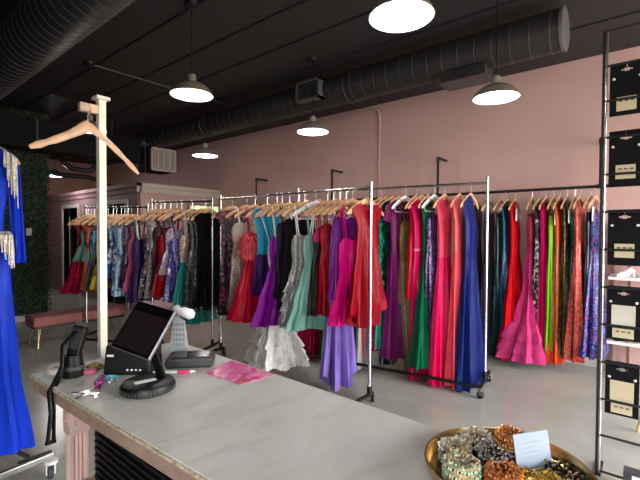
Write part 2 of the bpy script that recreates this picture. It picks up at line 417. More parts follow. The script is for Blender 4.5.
# ------------------------------------------------------------------ pendant lamps
def pendant(label,x,y,zr,power):
    p=thing('pendant_lamp',label,'lamp',(x,y,zr),0,'dome pendant lamps')
    R=.18
    out=[(R,0),(R+.004,.003),(R,.008),(.168,.032),(.135,.07),(.09,.098),(.048,.114),(.038,.118),(.036,.172),(.030,.178),(.012,.182),(.008,.19)]
    MB().lathe([(r,z+zr) for r,z in out],40,c=(x,y,0)).build('lamp_shade',m_nickel,p)
    inn=[(R-.003,.001),(.158,.026),(.124,.056),(.08,.078),(.03,.088),(.001,.089)]
    MB().lathe([(r,z+zr) for r,z in inn],40,c=(x,y,0)).build('reflector',m_whiteshade,p)
    MB().lathe([(.001,.022),(.022,.026),(.032,.045),(.026,.066),(.014,.085),(.001,.088)],16,c=(x,y,zr)).build('bulb',m_bulb,p)
    MB().tube([(x,y,zr+.17),(x,y,CZ-.02)],.004,6).build('cord',m_blk,p)
    MB().lathe([(.001,CZ-.05),(.02,CZ-.05),(.055,CZ-.025),(.06,CZ),(.001,CZ)],24,c=(x,y,0)).build('canopy',m_blkmetal,p)
    ld=bpy.data.lights.new('pendant_light','POINT'); ld.energy=power; ld.color=(1,.93,.88); ld.shadow_soft_size=.05
    lo=bpy.data.objects.new('pendant_light',ld); COL.objects.link(lo); lo.parent=p; lo.location=(0,0,-.03)
    return p
LP=6
pendant('dome pendant lamp with long cord hanging above the counter and racks',2.04,3.12,2.67,LP)
pendant('largest dome pendant lamp cut by the top edge of the picture',2.07,1.12,2.70,LP)
pendant('dome pendant lamp in front of the pink wall above the front rack',3.56,3.04,2.63,LP)
pendant('dome pendant lamp below the capped end of the spiral duct',3.52,1.03,2.60,LP)
pendant('dome pendant lamp beside the white vent grille',3.5,5.02,2.575,LP)
pendant('dome pendant lamp partly hidden by the big wooden hanger',2.0,5.15,2.67,LP)
pendant('small dome pendant lamp far down the fitting corridor',3.18,10.0,2.66,15)
# ------------------------------------------------------------------ racks
class Rail:
    def __init__(s,p0,p1,z):
        s.p0=Vector((p0[0],p0[1],0)); s.p1=Vector((p1[0],p1[1],0)); s.z=z
        d=(s.p1-s.p0); s.len=d.length; s.d=d.normalized(); s.hx=Vector((s.d.y,-s.d.x,0))   # hanger axis, +x away from the room centre
        s.rz=math.atan2(s.hx.y,s.hx.x); s.skew=0; s.wf=1.0
    def at(s,t): return s.p0+s.d*t
RA=Rail((3.0,1.9),(3.02,4.02),1.88)
RC=Rail((3.98,1.23),(3.66,3.35),1.965)
RW=Rail((5.16,.30),(5.16,6.1),1.985)
RB=Rail((3.0,4.16),(2.66,4.96),1.86)
RD=Rail((2.64,5.02),(2.22,5.86),1.80)
RA.skew=-.42; RB.skew=-.62; RD.skew=-.62; RC.skew=-.2; RW.skew=-.05
RA.wf=1.12; RB.wf=1.12; RD.wf=1.12; RC.wf=1.12; RW.wf=1.12
def caster(par,x,y,a,top=.1):
    c=MB(); m=Matrix.Translation((x,y,.033))@Matrix.Rotation(a,4,'Z')@Matrix.Rotation(PI/2,4,'X')
    c.lathe([(.008,-.014),(.03,-.014),(.033,-.008),(.033,.008),(.03,.014),(.008,.014)],18,m=m)
    w=c.build('caster_wheel',m_blk,par)
    f=MB(); mm=Matrix.Translation((x,y,0))@Matrix.Rotation(a,4,'Z')
    f.box(-.022,.012,-.02,-.016,.03,.075,mm); f.box(-.022,.012,.016,.02,.03,.075,mm); f.box(-.024,.014,-.02,.02,.072,.08,mm)
    f.tube([(x,y,.075),(x,y,top)],.009,8)
    fo=f.build('caster_fork',m_steel,par,smooth=False)
    fo.parent=w
    return w
def garment_rack(label,R,post_r,base_half,postm,basem,tip=.06,black_rail=False,outer=None,bz=.1,rail=True):
    outer=base_half if outer is None else outer
    c=(R.p0+R.p1)/2
    k=thing('garment_rack',label,'rack',(c.x,c.y,0))
    for i,p in enumerate((R.p0,R.p1)):
        MB().tube([(p.x,p.y,bz),(p.x,p.y,R.z+tip)],post_r,12).build('post',postm,k)
        MB().tube([(p.x,p.y,bz-.015),(p.x,p.y,bz+.075)],post_r+.006,12).build('post_socket',m_blk,k)
        q0=p-R.hx*base_half; q1=p+R.hx*outer
        MB().tube([(q0.x,q0.y,bz),(q1.x,q1.y,bz)],.017,8).build('base_bar',basem,k)
        for q in(q0,q1): caster(k,q.x,q.y,R.rz+(1.0 if q is q0 else .6),bz)
    a=R.p0-R.hx*base_half*.96; b=R.p1-R.hx*base_half*.96
    if rail: MB().tube([(a.x,a.y,bz),(b.x,b.y,bz)],.016,8).build('bottom_rail',basem,k)
    MB().tube([(R.p0.x,R.p0.y,R.z),(R.p1.x,R.p1.y,R.z)],.0125,12).build('top_rail',m_blkmetal if black_rail else m_chrome,k)
    return k
garment_rack('chrome rolling garment rack nearest the counter, full of bright gowns',RA,.016,.36,m_chrome,m_blk,.05,outer=.05,bz=.08,rail=False)
garment_rack('chrome rolling rack on black wheeled base between the front rack and wall',RC,.014,.245,m_chrome,m_blk,.055)
garment_rack('chrome rolling rack of dark sequin dresses left of the front rack',RB,.014,.2,m_chrome,m_blk,.04,True,rail=False)
garment_rack('leftmost rolling rack of short party dresses, beside the pink bench',RD,.013,.2,m_chrome,m_blk,.05,True)
# wall pipe rail
k=thing('wall_pipe_rail','black pipe clothes rail mounted along the pink wall','rail',(WX,3.0,1.9))
MB().tube([(RW.p0.x,RW.p0.y,RW.z),(RW.p1.x,RW.p1.y,RW.z)],.0165,12).build('rail_pipe',m_blkmetal,k)
for y in(.45,2.23,4.0,5.79):
    b=MB(); X=RW.p0.x; zt=2.475
    b.tube([(X,y,RW.z),(X,y,zt-.02),(X+.008,y,zt-.005),(X+.025,y,zt),(WX-.02,y,zt)],.0165,12)
    b.tube([(X,y,zt-.05),(X,y,zt+.004)],.022,12); b.tube([(X-.004,y,zt),(X+.05,y,zt)],.022,12)
    b.tube([(X,y-.035,RW.z),(X,y+.035,RW.z)],.023,12)
    br=b.build('bracket_pipe',m_blkmetal,k)
    MB().lathe([(.001,0),(.05,0),(.05,.008),(.026,.012),(.024,.04),(.001,.04)],20,m=Matrix.Translation((WX,y,zt))@Matrix.Rotation(-PI/2,4,'Y')).build('wall_flange',m_blkmetal,br).parent=br

# ------------------------------------------------------------------ hangers
def zsh(x,rail):
    """height of the hanger shoulder at local x"""
    a=min(abs(x)/.235,1.15)
    return rail-.108-.012*a-.115*a**1.45
def make_hanger(flat_bar=False):
    h=bpy.data.objects.new('clothes_hanger',None); COL.objects.link(h); h.empty_display_size=.03
    return h
def hanger_mesh(mat):
    pts=[];rs=[]
    for i in range(-12,13):
        x=.235*i/12; pts.append((x,.012*(abs(x)/.235)**2,zsh(x,0))); rs.append(.023-.006*abs(i)/12 if abs(i)<12 else .006)
    b=MB().tube(pts,rs,8,flat=.42,side=(0,0,1))
    hk=MB(); p=[(0,0,-.075),(0,0,-.05)]
    for q in range(0,13):
        a=-PI/2+ (q/12)*PI*1.28
        p.append((-.000+.0175*math.cos(a)*1.0,0,-.0035+.0175*math.sin(a)))
    p=[(0,0,-.11),(0,0,-.03)]+[(.0175*math.cos(a),0,-.0035+.0175*math.sin(a)) for a in [(-PI/2+ (q/12)*PI*1.35) for q in range(13)]]
    hk.tube(p,.0024,6)
    return b,hk
HPROTO={}
def hanger(kind,loc,rz,label):
    if kind not in HPROTO:
        h=bpy.data.objects.new('clothes_hanger',None); COL.objects.link(h); h.empty_display_size=.03
        b,hk=hanger_mesh(None)
        b.build('shoulder_bar',m_wood if kind=='wood' else m_white,h,world=False)
        hk.build('hook',m_chrome if kind=='wood' else m_white,h,world=False)
        if kind!='wood':
            MB().tube([(-.19,.008,zsh(.19,0)),(-.18,.008,-.262),(.18,.008,-.262),(.19,.008,zsh(.19,0))],.004,6).build('lower_bar',m_white,h,world=False)
        HPROTO[kind]=h; h.location=loc; h.rotation_euler=(0,0,rz)
    else: h=dup(HPROTO[kind],loc,rz)
    tag(h,label,'hanger','clothes hangers on the racks'); return h

# ------------------------------------------------------------------ dresses
SIL={ # u (0 bodice top .. 1 hem) , half width, half depth
 'column':[(0,.145,.026),(.10,.150,.036),(.26,.138,.030),(.42,.158,.036),(.7,.162,.040),(1,.176,.050)],
 'slim':[(0,.125,.024),(.10,.130,.032),(.26,.116,.028),(.42,.132,.032),(.7,.128,.036),(1,.142,.044)],
 'aline':[(0,.140,.026),(.12,.145,.036),(.30,.130,.030),(.5,.168,.038),(.75,.205,.050),(1,.245,.066)],
 'flare':[(0,.130,.026),(.12,.135,.036),(.30,.120,.030),(.45,.155,.040),(.7,.22,.060),(1,.30,.085)],
 'mermaid':[(0,.14,.030),(.1,.14,.042),(.24,.11,.034),(.36,.15,.044),(.52,.125,.045),(.7,.22,.10),(.86,.32,.18),(1,.38,.24)],
 'short':[(0,.145,.026),(.2,.150,.036),(.42,.132,.030),(.65,.172,.038),(1,.205,.050)],
 'pointed':[(0,.120,.026),(.15,.135,.036),(.35,.145,.032),(.6,.175,.040),(1,.215,.050)],
}
def interp(tab,u):
    for i in range(len(tab)-1):
        a,b=tab[i],tab[i+1]
        if u<=b[0]:
            t=(u-a[0])/(b[0]-a[0]); t=t*t*(3-2*t)
            return a[1]+(b[1]-a[1])*t, a[2]+(b[2]-a[2])*t
    return tab[-1][1],tab[-1][2]
GOWN_GROUP={}
def dress(R,t,label,short,neck,sil,top,hem,mb,ms,kind='evening_gown',wid=1.0,fold=1.0,sx=0,sy=0,extra=(),jit=0,hk='wood',split=None,seed=0,group=None,strapm=None,hangz=None):
    rd=random.Random(seed*13+5)
    p=R.at(t); rz=R.rz+jit+R.skew; wid=wid*R.wf
    e=bpy.data.objects.new(kind,None); COL.objects.link(e); e.empty_display_size=.05
    e.location=(p.x,p.y,hem); e.rotation_euler=(0,0,rz)
    tag(e,label,'dress',group)
    hanger(hk,(p.x,p.y,R.z),rz,('natural wooden' if hk=='wood' else 'white plastic')+' hanger holding the '+short)
    tab=SIL[sil]; rail=R.z-hem      # local z: hem is 0
    T=top-hem
    if neck in('shoulder','one'): T=zsh(.06,rail)-.06
    us=split if split else {'short':.42,'pointed':.35,'aline':.30,'flare':.30}.get(sil,.26)
    k1=rd.choice((7,8,9)); k2=rd.choice((13,15,17)); k3=rd.choice((4,5)); p1,p2,p3=[rd.uniform(0,6.28) for _ in range(3)]
    def ring(u,j,n,z):
        a=2*PI*j/n; c=math.cos(a); s=math.sin(a)
        hw,th=interp(tab,u); hw*=wid
        x=hw*math.copysign(abs(c)**.85,c); y=th*math.copysign(abs(s)**.8,s)
        f=max(0,(u-.2))/.8
        amp=fold*(.005+.040*f)*min(1,th/.042)
        w=math.sin(k1*a+p1+1.0*f)+.55*math.sin(k2*a+p2-1.1*f)+.5*math.sin(k3*a+p3)
        nx,ny=c*.55,s
        x+=nx*amp*w; y+=ny*amp*w
        sh=f**1.4
        x+=sx*sh
        if R is RW and x>.2: x=.2+.07*math.tanh((x-.2)/.12)      # cloth pressed against the wall
        return Vector((x,y+sy*sh,z))
    N=44
    nb=12
    bd=MB()
    zb=T*(1-us)
    def topz(a_x,hw0):
        if neck=='strap': # sweetheart: two peaks
            q=a_x/hw0; return T+.025*math.exp(-((abs(q)-.5)/.22)**2)-.03*(abs(q)>.9)
        if neck=='strapless': q=a_x/hw0; return T+.015*math.cos(q*PI)
        return T
    if neck in('strap','strapless'):
        hw0=interp(tab,0)[0]*wid
        def fb(uj,v):
            j=uj*N; u=us*v; r=ring(u,j,N,0); zt=topz(r.x,hw0); r.z=zt+(zb-zt)*v; return r
    else:
        # garment hung over the shoulders of the hanger with a scooped or slanted neckline
        def fb(uj,v):
            j=uj*N; u=us*v; r=ring(u,j,N,0)
            a=2*PI*uj; c=math.cos(a); xs=max(-.2,min(.2,.2*wid*c))
            zz=zsh(xs,rail)+.016
            if neck=='shoulder':
                zz-=.13*math.exp(-(xs/.062)**2)*(1 if math.sin(a)<0 else .45)
            else:
                zz-=.26*max(0,min(1,(xs+.05)/.2))
            m=max(0,1-v*2.2); m=m*m*(3-2*m)
            thin=.014*math.copysign(abs(math.sin(a))**.6,math.sin(a))
            x=r.x*(1-m)+xs*m; y=r.y*(1-m)+thin*m
            return Vector((x,y,zz+(zb-zz)*v))
    bd.grid(fb,N,nb,wrap=True)
    bo=bd.build('bodice',mb,e,world=False)
    # skirt
    ns=22
    hw_=[rd.uniform(0,6.28) for _ in range(3)]
    def fs(uj,v):
        j=uj*N; u=us+(1-us)*v; r=ring(u,j,N,zb*(1-v))
        a=2*PI*uj
        if sil=='pointed':
            r.z+= v*v*(.10*math.cos(a*2+hw_[0]*0)*1.0+.04)
        r.z+=v**3*.018*math.sin(3*a+hw_[1])*fold
        if r.z<.003: r.z=.003+.002*math.sin(9*a)**2
        return r
    sk=MB().grid(fs,N,ns,wrap=True)
    sk.build('skirt',ms,e,world=False)
    if neck=='strap':
        hw0=interp(tab,0)[0]*wid
        for sgn in(-1,1):
            x=sgn*hw0*.52; xt=sgn*.105
            zt=topz(x,hw0); th=.026
            pts=[(x,-th,zt-.02),(x*.85+xt*.15,-th*.9,zt+.02),(xt,-.011,zsh(xt,rail)+.006),(xt,0,zsh(xt,rail)+.0175),(xt,.011,zsh(xt,rail)+.006),(x,th,zt-.01)]
            MB().tube(pts,.0065,6,flat=.35,side=(1,0,0)).build('strap',strapm or mb,e,world=False)
    if neck=='strapless':
        hw0=interp(tab,0)[0]*wid
        for sgn in(-1,1):
            x=sgn*hw0*.9
            pts=[(x,0,T-.05),(x*1.0,0,T+.05),(sgn*.175,0,zsh(.175,rail)-.005),(sgn*.172,0,zsh(.172,rail)+.016)]
            MB().tube(pts,.004,5,flat=.4).build('hanger_loop',strapm or m_paper,e,world=False)
    for ex in extra:
        if ex=='tag':
            x=-.12-rd.uniform(0,.02); z1=zsh(.12,rail)-.02-rd.uniform(0,.09)
            th=.046
            tg=MB().box(x-.033,x+.033,-th-.002,-th,z1-.14,z1).build('price_tag',m_paper,e,world=False,smooth=False)
            b=MB()
            for q in range(5): b.box(x-.016,x-.016+rd.uniform(.012,.03),-th-.0028,-th-.0018,z1-.05-q*.012,z1-.046-q*.012)
            o=b.build('tag_print',m_blk,e,world=False,smooth=False); o.parent=tg
            MB().tube([(x,-th-.001,z1-.005),(x*.5,-th*.5,z1+.04),(0,-.006,rail-.085)],.0012,5).build('tag_string',m_paper,e,world=False).parent=tg
        if isinstance(ex,tuple) and ex[0]=='tiers':
            _,n,u0,mt,grow=ex
            for q in range(n):
                ua=u0+(1-u0)*q/n; ub=min(1.0,u0+(1-u0)*(q+1.35)/n)
                def ft(uj,v,ua=ua,ub=ub):
                    u=ua+(ub-ua)*v; z=(zb*(1-(u-us)/(1-us)))
                    r=ring(u,uj*64,64,z); g=1.02+grow*v
                    a=2*PI*uj
                    r.x=(r.x-sx*max(0,(u-.2)/.8)**1.4)*g+sx*max(0,(u-.2)/.8)**1.4; r.y*=g*1.05
                    if R is RW: r.x=min(r.x,.275)
                    r.x+=math.cos(a)*.012*v*math.sin(17*a+q); r.y+=math.sin(a)*.016*v*math.sin(19*a+q*2); r.z+=.012*v*math.sin(11*a+q)
                    r.z=max(.004,r.z); return r
                MB().grid(ft,64,6,wrap=True).build('ruffle_tier',mt,e,world=False)
        if isinstance(ex,tuple) and ex[0]=='feather':
            _,u0,u1,mt,cnt,ln=ex
            fm=MB()
            for q in range(cnt):
                u=rd.uniform(u0,u1); a=rd.uniform(0,2*PI)
                z=T*(1-u); r=ring(u,a/(2*PI)*N,N,z)
                nrm=Vector((math.cos(a)*.6,math.sin(a),rd.uniform(-1.1,.2))).normalized()
                L=ln*rd.uniform(.6,1.2); sdv=nrm.cross(Vector((0,0,1))).normalized()*.010
                tip=r+nrm*L*.85+Vector((0,0,-L*.25))
                mid=r+nrm*L*.4
                fm.add([r-sdv*.5,mid-sdv,tip,mid+sdv,r+sdv*.5],[(0,1,3,4),(1,2,3)])
            o=fm.build('feather_trim',mt,e,world=False,smooth=False); o['kind']='stuff'
        if isinstance(ex,tuple) and ex[0]=='sleeve':
            mt=ex[1]
            for sgn in(-1,1):
                z0=zsh(.18,rail)+.0
                MB().tube([(sgn*.15,0,z0+.0),(sgn*.20,0,z0-.07),(sgn*.235,0,z0-.17)],[.05,.055,.06],12,flat=.45).build('sleeve',mt,e,world=False)
        if isinstance(ex,tuple) and ex[0]=='tail':
            mt,x0,ln=ex[1],ex[2],ex[3]
            MB().tube([(x0,0,.12),(x0,-.01,0),(x0+.004,-.012,-ln*.5),(x0+.01,-.01,-ln)],[.012,.02,.016,.004],8,flat=.5,side=(1,0,0)).build('hem_tail',mt,e,world=False)
        if isinstance(ex,tuple) and ex[0]=='belt':
            u=us
            MB().grid(lambda uj,v:ring(us,uj*N,N,zb+.012-.024*v)*1.0+Vector((math.cos(2*PI*uj)*.004,math.sin(2*PI*uj)*.005,0)),N,2,wrap=True).build('waistband',ex[1],e,world=False)
    return e

def place(R,pl,zr,hw):
    """distance along the rail at which a dress of half width hw shows its near edge in picture column pl"""
    lo,hi=-.1,R.len+.3
    c=math.cos(R.rz+R.skew); s=math.sin(R.rz+R.skew); ax=Vector((c,s,0))
    f=lambda t:px_of(R.at(t)-ax*hw*R.wf+Vector((0,0,zr)))[0]
    for _ in range(50):
        m=(lo+hi)/2
        if f(m)>pl: lo=m
        else: hi=m
    return (lo+hi)/2
GROUPN={}
DL=[]
QUEUE=[]
def D(R,pl,topy,hemy,neck,sil,mb,ms,short,where,kind='evening_gown',zref=1.1,**k):
    """one dress: rail, column of its near edge, rows of bodice top and hem"""
    tab=SIL[sil]; hwm=interp(tab,.55)[0]*k.get('wid',1)
    QUEUE.append([place(R,pl,zref,hwm),R,topy,hemy,neck,sil,mb,ms,short,where,kind,k])
def D_build(t,R,topy,hemy,neck,sil,mb,ms,short,where,kind,k):
    tab=SIL[sil]
    c=R.at(t); q=c-Vector((math.cos(R.rz+R.skew),math.sin(R.rz+R.skew),0))*interp(tab,1)[0]*k.get('wid',1)*R.wf
    top=min(z_at(c.x,c.y,topy),R.z-.27) if topy else R.z-.33
    hem=max(.012,z_at(q.x,q.y,hemy))
    DL.append((round(t,3),short))
    label=short+' '+where
    dress(R,t,label,short,neck,sil,top,hem,fabric(*mb),fabric(*(ms or mb)),kind,seed=len(DL),jit=rnd.uniform(-.10,.10)+k.pop('turn',0),**k)
GA='gowns on the front chrome rack'; GC='gowns on the black based rack'; GW='gowns on the wall rail'; GB='dresses on the dark sequin rack'; GD='dresses on the leftmost rack'
CK='cocktail_dress'
# --- leftmost rack (far left), left to right
D(RD,73,228,262,'strap','short',('satin',(70,110,92)),None,'sage green party dress','at the far left end of the leftmost rack',CK,group=GD,zref=1.2)
D(RD,66,226,294,'shoulder','flare',('satin',(150,22,62)),None,'wine red flared party dress','left of the hot pink one',CK,group=GD,zref=1.0,wid=.9)
D(RD,75,226,291,'strap','short',('satin',(226,52,104)),None,'narrow hot pink party dress','between wine red and gold patterned red ones',CK,group=GD,wid=.8)
D(RD,81,226,292,'shoulder','short',('glitter',(168,24,38),(190,120,60),(120,14,30)),None,'red and gold patterned party dress','on the leftmost rack',CK,group=GD,wid=.95)
D(RD,89,232,290,'strap','short',('sequin',(20,70,96),(60,150,180)),('floral',(20,22,26),(90,90,40),(40,60,80)),'teal sequin topped dark party dress','just left of the yellow dress',CK,group=GD,wid=.85)
D(RD,95,240,290,'strap','short',('satin',(196,172,52)),None,'mustard yellow party dress','half hidden by the pale wooden post',CK,group=GD,wid=.9)
D(RD,101,236,276,'strap','short',('satin',(206,120,84)),None,'peach party dress','directly behind the pale wooden post',CK,group=GD,wid=.9)
D(RD,110,222,278,'shoulder','short',('print',(40,84,140),(214,222,232),(120,170,205)),None,'blue and white printed party dress','just right of the pale wooden post',CK,group=GD,wid=.95)
D(RD,116,226,297,'strap','short',('print',(150,190,220),(220,228,236),(90,130,180)),None,'pastel blue printed dress','with lower hem behind the blue and white one',CK,group=GD,wid=.8)
D(RD,119,226,288,'strap','short',('sequin',(44,22,52),(120,70,120)),None,'dark plum sequin party dress','right of the blue printed dresses',CK,group=GD,wid=.7)
# --- dark sequin rack, left to right
D(RD,127,240,292,'strap','short',('satin',(176,88,128)),None,'mauve pink party dress','left of the dark indigo dress',CK,group=GD,wid=.75)
D(RD,132,240,303,'strap','short',('satin',(46,26,74)),None,'dark indigo dress with white straps','right of the mauve pink dress',CK,group=GD,wid=.85,strapm=m_paper)
D(RB,143,234,299,'strap','short',('sequin',(16,14,20),(120,70,110),(200,190,190)),None,'black party dress with coloured sequins','between indigo and silver dresses',CK,group=GB,wid=.9)
D(RB,149,232,299,'shoulder','short',('sequin',(128,122,124),(190,186,186)),None,'silver grey sequin party dress','left of the dark red one',CK,group=GB,wid=.9)
D(RB,158,236,298,'strap','short',('satin',(160,18,28)),None,'dark red satin party dress','beside the silver grey sequin one',CK,group=GB,wid=.9)
D(RB,165,230,275,'strap','short',('sequin',(170,150,170),(214,196,206)),None,'pale lilac sequin party dress','right of the dark red dress',CK,group=GB,wid=.85)
D(RB,168,240,303,'strap','column',('sequin',(52,58,150),(130,110,190),(180,170,214)),None,'blue violet sequin dress','tucked beside the teal gown',CK,group=GB,wid=.95)
D(RB,177,236,326,'strap','aline',('sequin',(196,160,150),(224,196,186)),('satin',(46,142,132)),'teal satin gown with beaded blush bodice','reaching lowest on this rack',group=GB,wid=1.0,strapm=m_paper)
D(RB,196,226,313,'shoulder','column',('sequin',(14,14,16),(40,40,44),(130,130,130)),None,'long black gown with silver sequins','right of the teal gown',group=GB)
D(RB,206,224,312,'shoulder','column',('sequin',(12,14,16),(24,40,36),(90,120,110)),None,'long black sequin gown with green glints','second black gown from the teal one',group=GB,wid=.95)
D(RB,214,222,308,'shoulder','slim',('velvet',(14,13,15)),None,'plain black velvet gown','at the right end of the dark rack',group=GB,wid=1.1)
# --- front rack, left to right
D(RA,221,222,316,'shoulder','slim',('floral',(24,20,24),(170,70,110),(30,28,30)),None,'black and pink patterned slim gown','at the far left end of the front rack',group=GA,wid=.9)
D(RA,231,224,312,'strap','column',('satin',(206,192,180)),('glitter',(150,126,118),(196,172,162)),'blush beaded gown with cream satin bodice','left of the feathered coral gown',group=GA,strapm=m_paper,split=.2)
D(RA,240,234,322,'strap','flare',('satin',(214,34,72)),None,'coral red gown with feathered bodice','left of the purple satin gown',group=GA,extra=(('feather',.0,.24,fabric('tulle',(250,120,128)),900,.11),),wid=.85)
D(RA,256,213,296,'shoulder','short',('satin',(48,168,206)),('satin',(60,30,90)),'gown with short turquoise satin bodice','hanging between coral and purple gowns',CK,group=GA,split=.5,wid=.72)
D(RA,263,238,328,'strap','flare',('satin',(160,34,176)),None,'purple satin gown with shiny skirt','right of the coral feathered gown',group=GA,strapm=m_paper,wid=.9,fold=1.2)
D(RA,282,216,310,'strap','column',('velvet',(18,16,20)),None,'narrow black velvet gown with white strap','between purple and silver gowns',group=GA,strapm=m_paper)
D(RA,289,236,326,'strap','aline',('glitter',(160,158,154),(220,218,214)),None,'silver metallic gown with tiered skirt','left of the mint gown',group=GA,extra=(('tiers',5,.5,fabric('glitter',(142,140,138),(196,194,190)),.10),),wid=.85,strapm=m_paper)
D(RA,271,245,365,'strapless','mermaid',('tulle',(250,246,242)),None,'ivory ruffled tulle gown sweeping the floor','below the silver tiered gown',group=GA,extra=(('tiers',4,.6,fabric('tulle',(252,248,244)),.14),),wid=.62)
D(RA,299,236,331,'strap','flare',('satin',(150,200,188)),None,'pale mint satin gown on a white hanger','right of the silver tiered gown',group=GA,hk='white',wid=.88)
D(RA,313,230,316,'strap','column',('satin',(196,40,110)),('satin',(30,28,30)),'black satin gown with hot pink top','between mint and lavender gowns',group=GA,split=.14,wid=.9)
D(RA,321,226,316,'strap','slim',('satin',(170,20,44)),None,'dark red narrow gown','directly left of the lavender gown',group=GA)
D(RA,327,226,390,'strap','pointed',('satin',(160,136,214)),None,'lavender satin gown with pointed hem','left of the short magenta dress',group=GA,wid=.62,extra=(('tail',fabric('satin',(200,60,150)),-.02,.04),))
D(RA,331,215,300,'strap','slim',('satin',(134,40,148)),None,'violet gown with magenta straps','squeezed behind the magenta ruched dress',group=GA,strapm=fabric('satin',(214,40,130)))
D(RA,337,240,327,'strap','short',('satin',(255,34,160)),None,'hot magenta ruched short dress','left of the bright red dress',CK,group=GA,wid=.8,fold=1.5)
D(RA,360,207,328,'shoulder','pointed',('satin',(158,4,40)),None,'bright red satin dress with pointed hem','beside the nearest chrome post',group=GA,wid=.86,turn=.3,extra=(('tail',fabric('satin',(158,4,40)),-.06,.28),))
D(RA,276,224,300,'strap','slim',('satin',(34,30,52)),None,'midnight blue narrow gown','half hidden behind the purple satin gown',group=GA)
D(RB,152,228,290,'strap','slim',('satin',(70,20,44)),None,'maroon narrow party dress','half hidden behind the dark red one',CK,group=GB)
D(RD,104,228,284,'strap','slim',('satin',(96,60,100)),None,'dusky violet party dress','half hidden by the pale wooden post',CK,group=GD)
D(RD,114,228,284,'strap','slim',('print',(60,80,120),(190,190,200),(40,50,80)),None,'navy printed party dress','half hidden behind the blue and white one',CK,group=GD)
# --- black based rack, left to right
D(RC,299,240,363,'strap','column',('satin',(214,20,112)),None,'hot pink gown showing under the mint gown','beside the back rack post',group=GC,wid=.85)
D(RC,312,240,368,'strap','column',('satin',(170,24,70)),None,'raspberry gown','whose hem shows left of the lavender gown',group=GC,wid=.8)
D(RC,327,240,363,'strap','aline',('satin',(30,110,82)),None,'emerald satin gown','whose hem shows under the magenta dress',group=GC,wid=.8)
D(RC,345,240,368,'strap','column',('satin',(24,94,72)),None,'forest green gown','whose hem shows behind the red pointed dress',group=GC,wid=.8)
D(RC,360,240,376,'strap','column',('satin',(196,190,184)),None,'pale grey satin gown','whose hem shows behind the nearest chrome post',group=GC,wid=.8)
D(RC,374,214,352,'shoulder','slim',('satin',(196,26,130)),None,'magenta gown','right beside the nearest chrome post',group=GC,wid=.9)
D(RC,379,214,350,'strap','slim',('satin',(28,178,148)),None,'turquoise gown with fringed side','right of the nearest chrome post',group=GC,extra=(('feather',.05,.6,fabric('satin',(26,190,160)),220,.08),))
D(RC,385,206,366,'shoulder','slim',('sequin',(10,40,36),(20,84,70)),None,'dark emerald feathered gown','between turquoise and plum gowns',group=GC,extra=(('feather',.02,.4,fabric('velvet',(10,50,42)),260,.07),))
D(RC,393,214,361,'shoulder','column',('satin',(130,42,112)),None,'plum satin gown with short sleeves','left of the gold glitter gown',group=GC,extra=(('sleeve',fabric('satin',(130,44,104))),),wid=1.0)
D(RC,397,222,381,'strap','slim',('satin',(150,126,84)),('glitter',(176,148,112),(206,184,150)),'gold glitter gown on a white hanger','between plum and hot pink gowns',group=GC,hk='white',sx=.10,wid=.72)
D(RC,410,204,300,'shoulder','slim',('satin',(210,24,58)),None,'crimson red gown','right of the gold glitter gown',group=GC)
D(RC,414,214,384,'shoulder','slim',('satin',(222,30,112)),None,'hot pink gown with beaded waist','left of the deep green gown',group=GC,extra=(('belt',fabric('glitter',(236,110,150),(255,190,210))),),wid=1.05)
D(RC,424,216,330,'strap','slim',('sequin',(70,34,110),(170,120,180),(40,30,90)),None,'purple sequin gown on a white hanger','between hot pink and bright pink gowns',group=GC,hk='white')
D(RC,422,206,370,'shoulder','flare',('satin',(12,92,60)),None,'deep green gown with flaring skirt','left of the bright pink gown',group=GC,wid=.85)
D(RC,437,208,393,'shoulder','aline',('satin',(250,100,128)),('satin',(246,36,116)),'bright pink satin gown with coral bodice','third gown from the right rack end',group=GC,wid=.82)
D(RC,452,210,388,'shoulder','column',('satin',(255,128,128)),('satin',(255,104,116)),'coral pink gown with lace bodice','left of the royal blue gown',group=GC,wid=.9)
D(RC,463,222,397,'one','aline',('satin',(34,50,122)),None,'royal blue satin gown touching the floor','at the right end of the wheeled rack',group=GC,wid=.88)
# --- wall rail, left to right
D(RW,472,206,352,'shoulder','slim',('sequin',(26,24,22),(120,90,40),(60,54,40)),None,'black and bronze sequin gown','just left of the dark taupe one',group=GW)
D(RW,484,206,352,'strap','slim',('satin',(70,62,66)),None,'dark taupe plain gown','right of the thin white rack post',group=GW,wid=1.05)
D(RW,496,206,358,'strap','slim',('sequin',(10,40,60),(16,84,96),(30,120,110)),None,'dark teal sequin gown with straps','left of the navy sequin gown',group=GW)
D(RW,503,206,357,'one','slim',('sequin',(18,40,84),(36,80,150),(60,130,150)),None,'navy blue sequin gown with slanted neckline','left of the red gown',group=GW,wid=1.1)
D(RW,509,208,361,'one','flare',('chiffon',(212,24,38)),('tulle',(212,22,40)),'red one shoulder tulle gown','left of the pink mermaid gown',group=GW,extra=('tag',),wid=1.0)
D(RW,528,214,361,'strap','mermaid',('satin',(190,70,110)),('tulle',(206,70,132)),'pink mermaid gown with huge tulle skirt','in front of the red gown',group=GW,extra=(('tiers',3,.76,fabric('tulle',(212,78,138)),.05),),sx=-.05,sy=.02,wid=.84)
D(RW,536,206,352,'shoulder','slim',('floral',(20,18,20),(214,206,206),(24,22,24)),None,'black gown with white sequin flowers','right of the pink mermaid gown',group=GW,extra=('tag',))
D(RW,541,206,362,'shoulder','slim',('satin',(206,30,110)),None,'magenta satin gown','left of the lime gown',group=GW,wid=1.1)
D(RW,549,214,352,'strap','slim',('satin',(146,206,60)),None,'lime green gown with ruched top','left of the orange gown',group=GW,extra=('tag',))
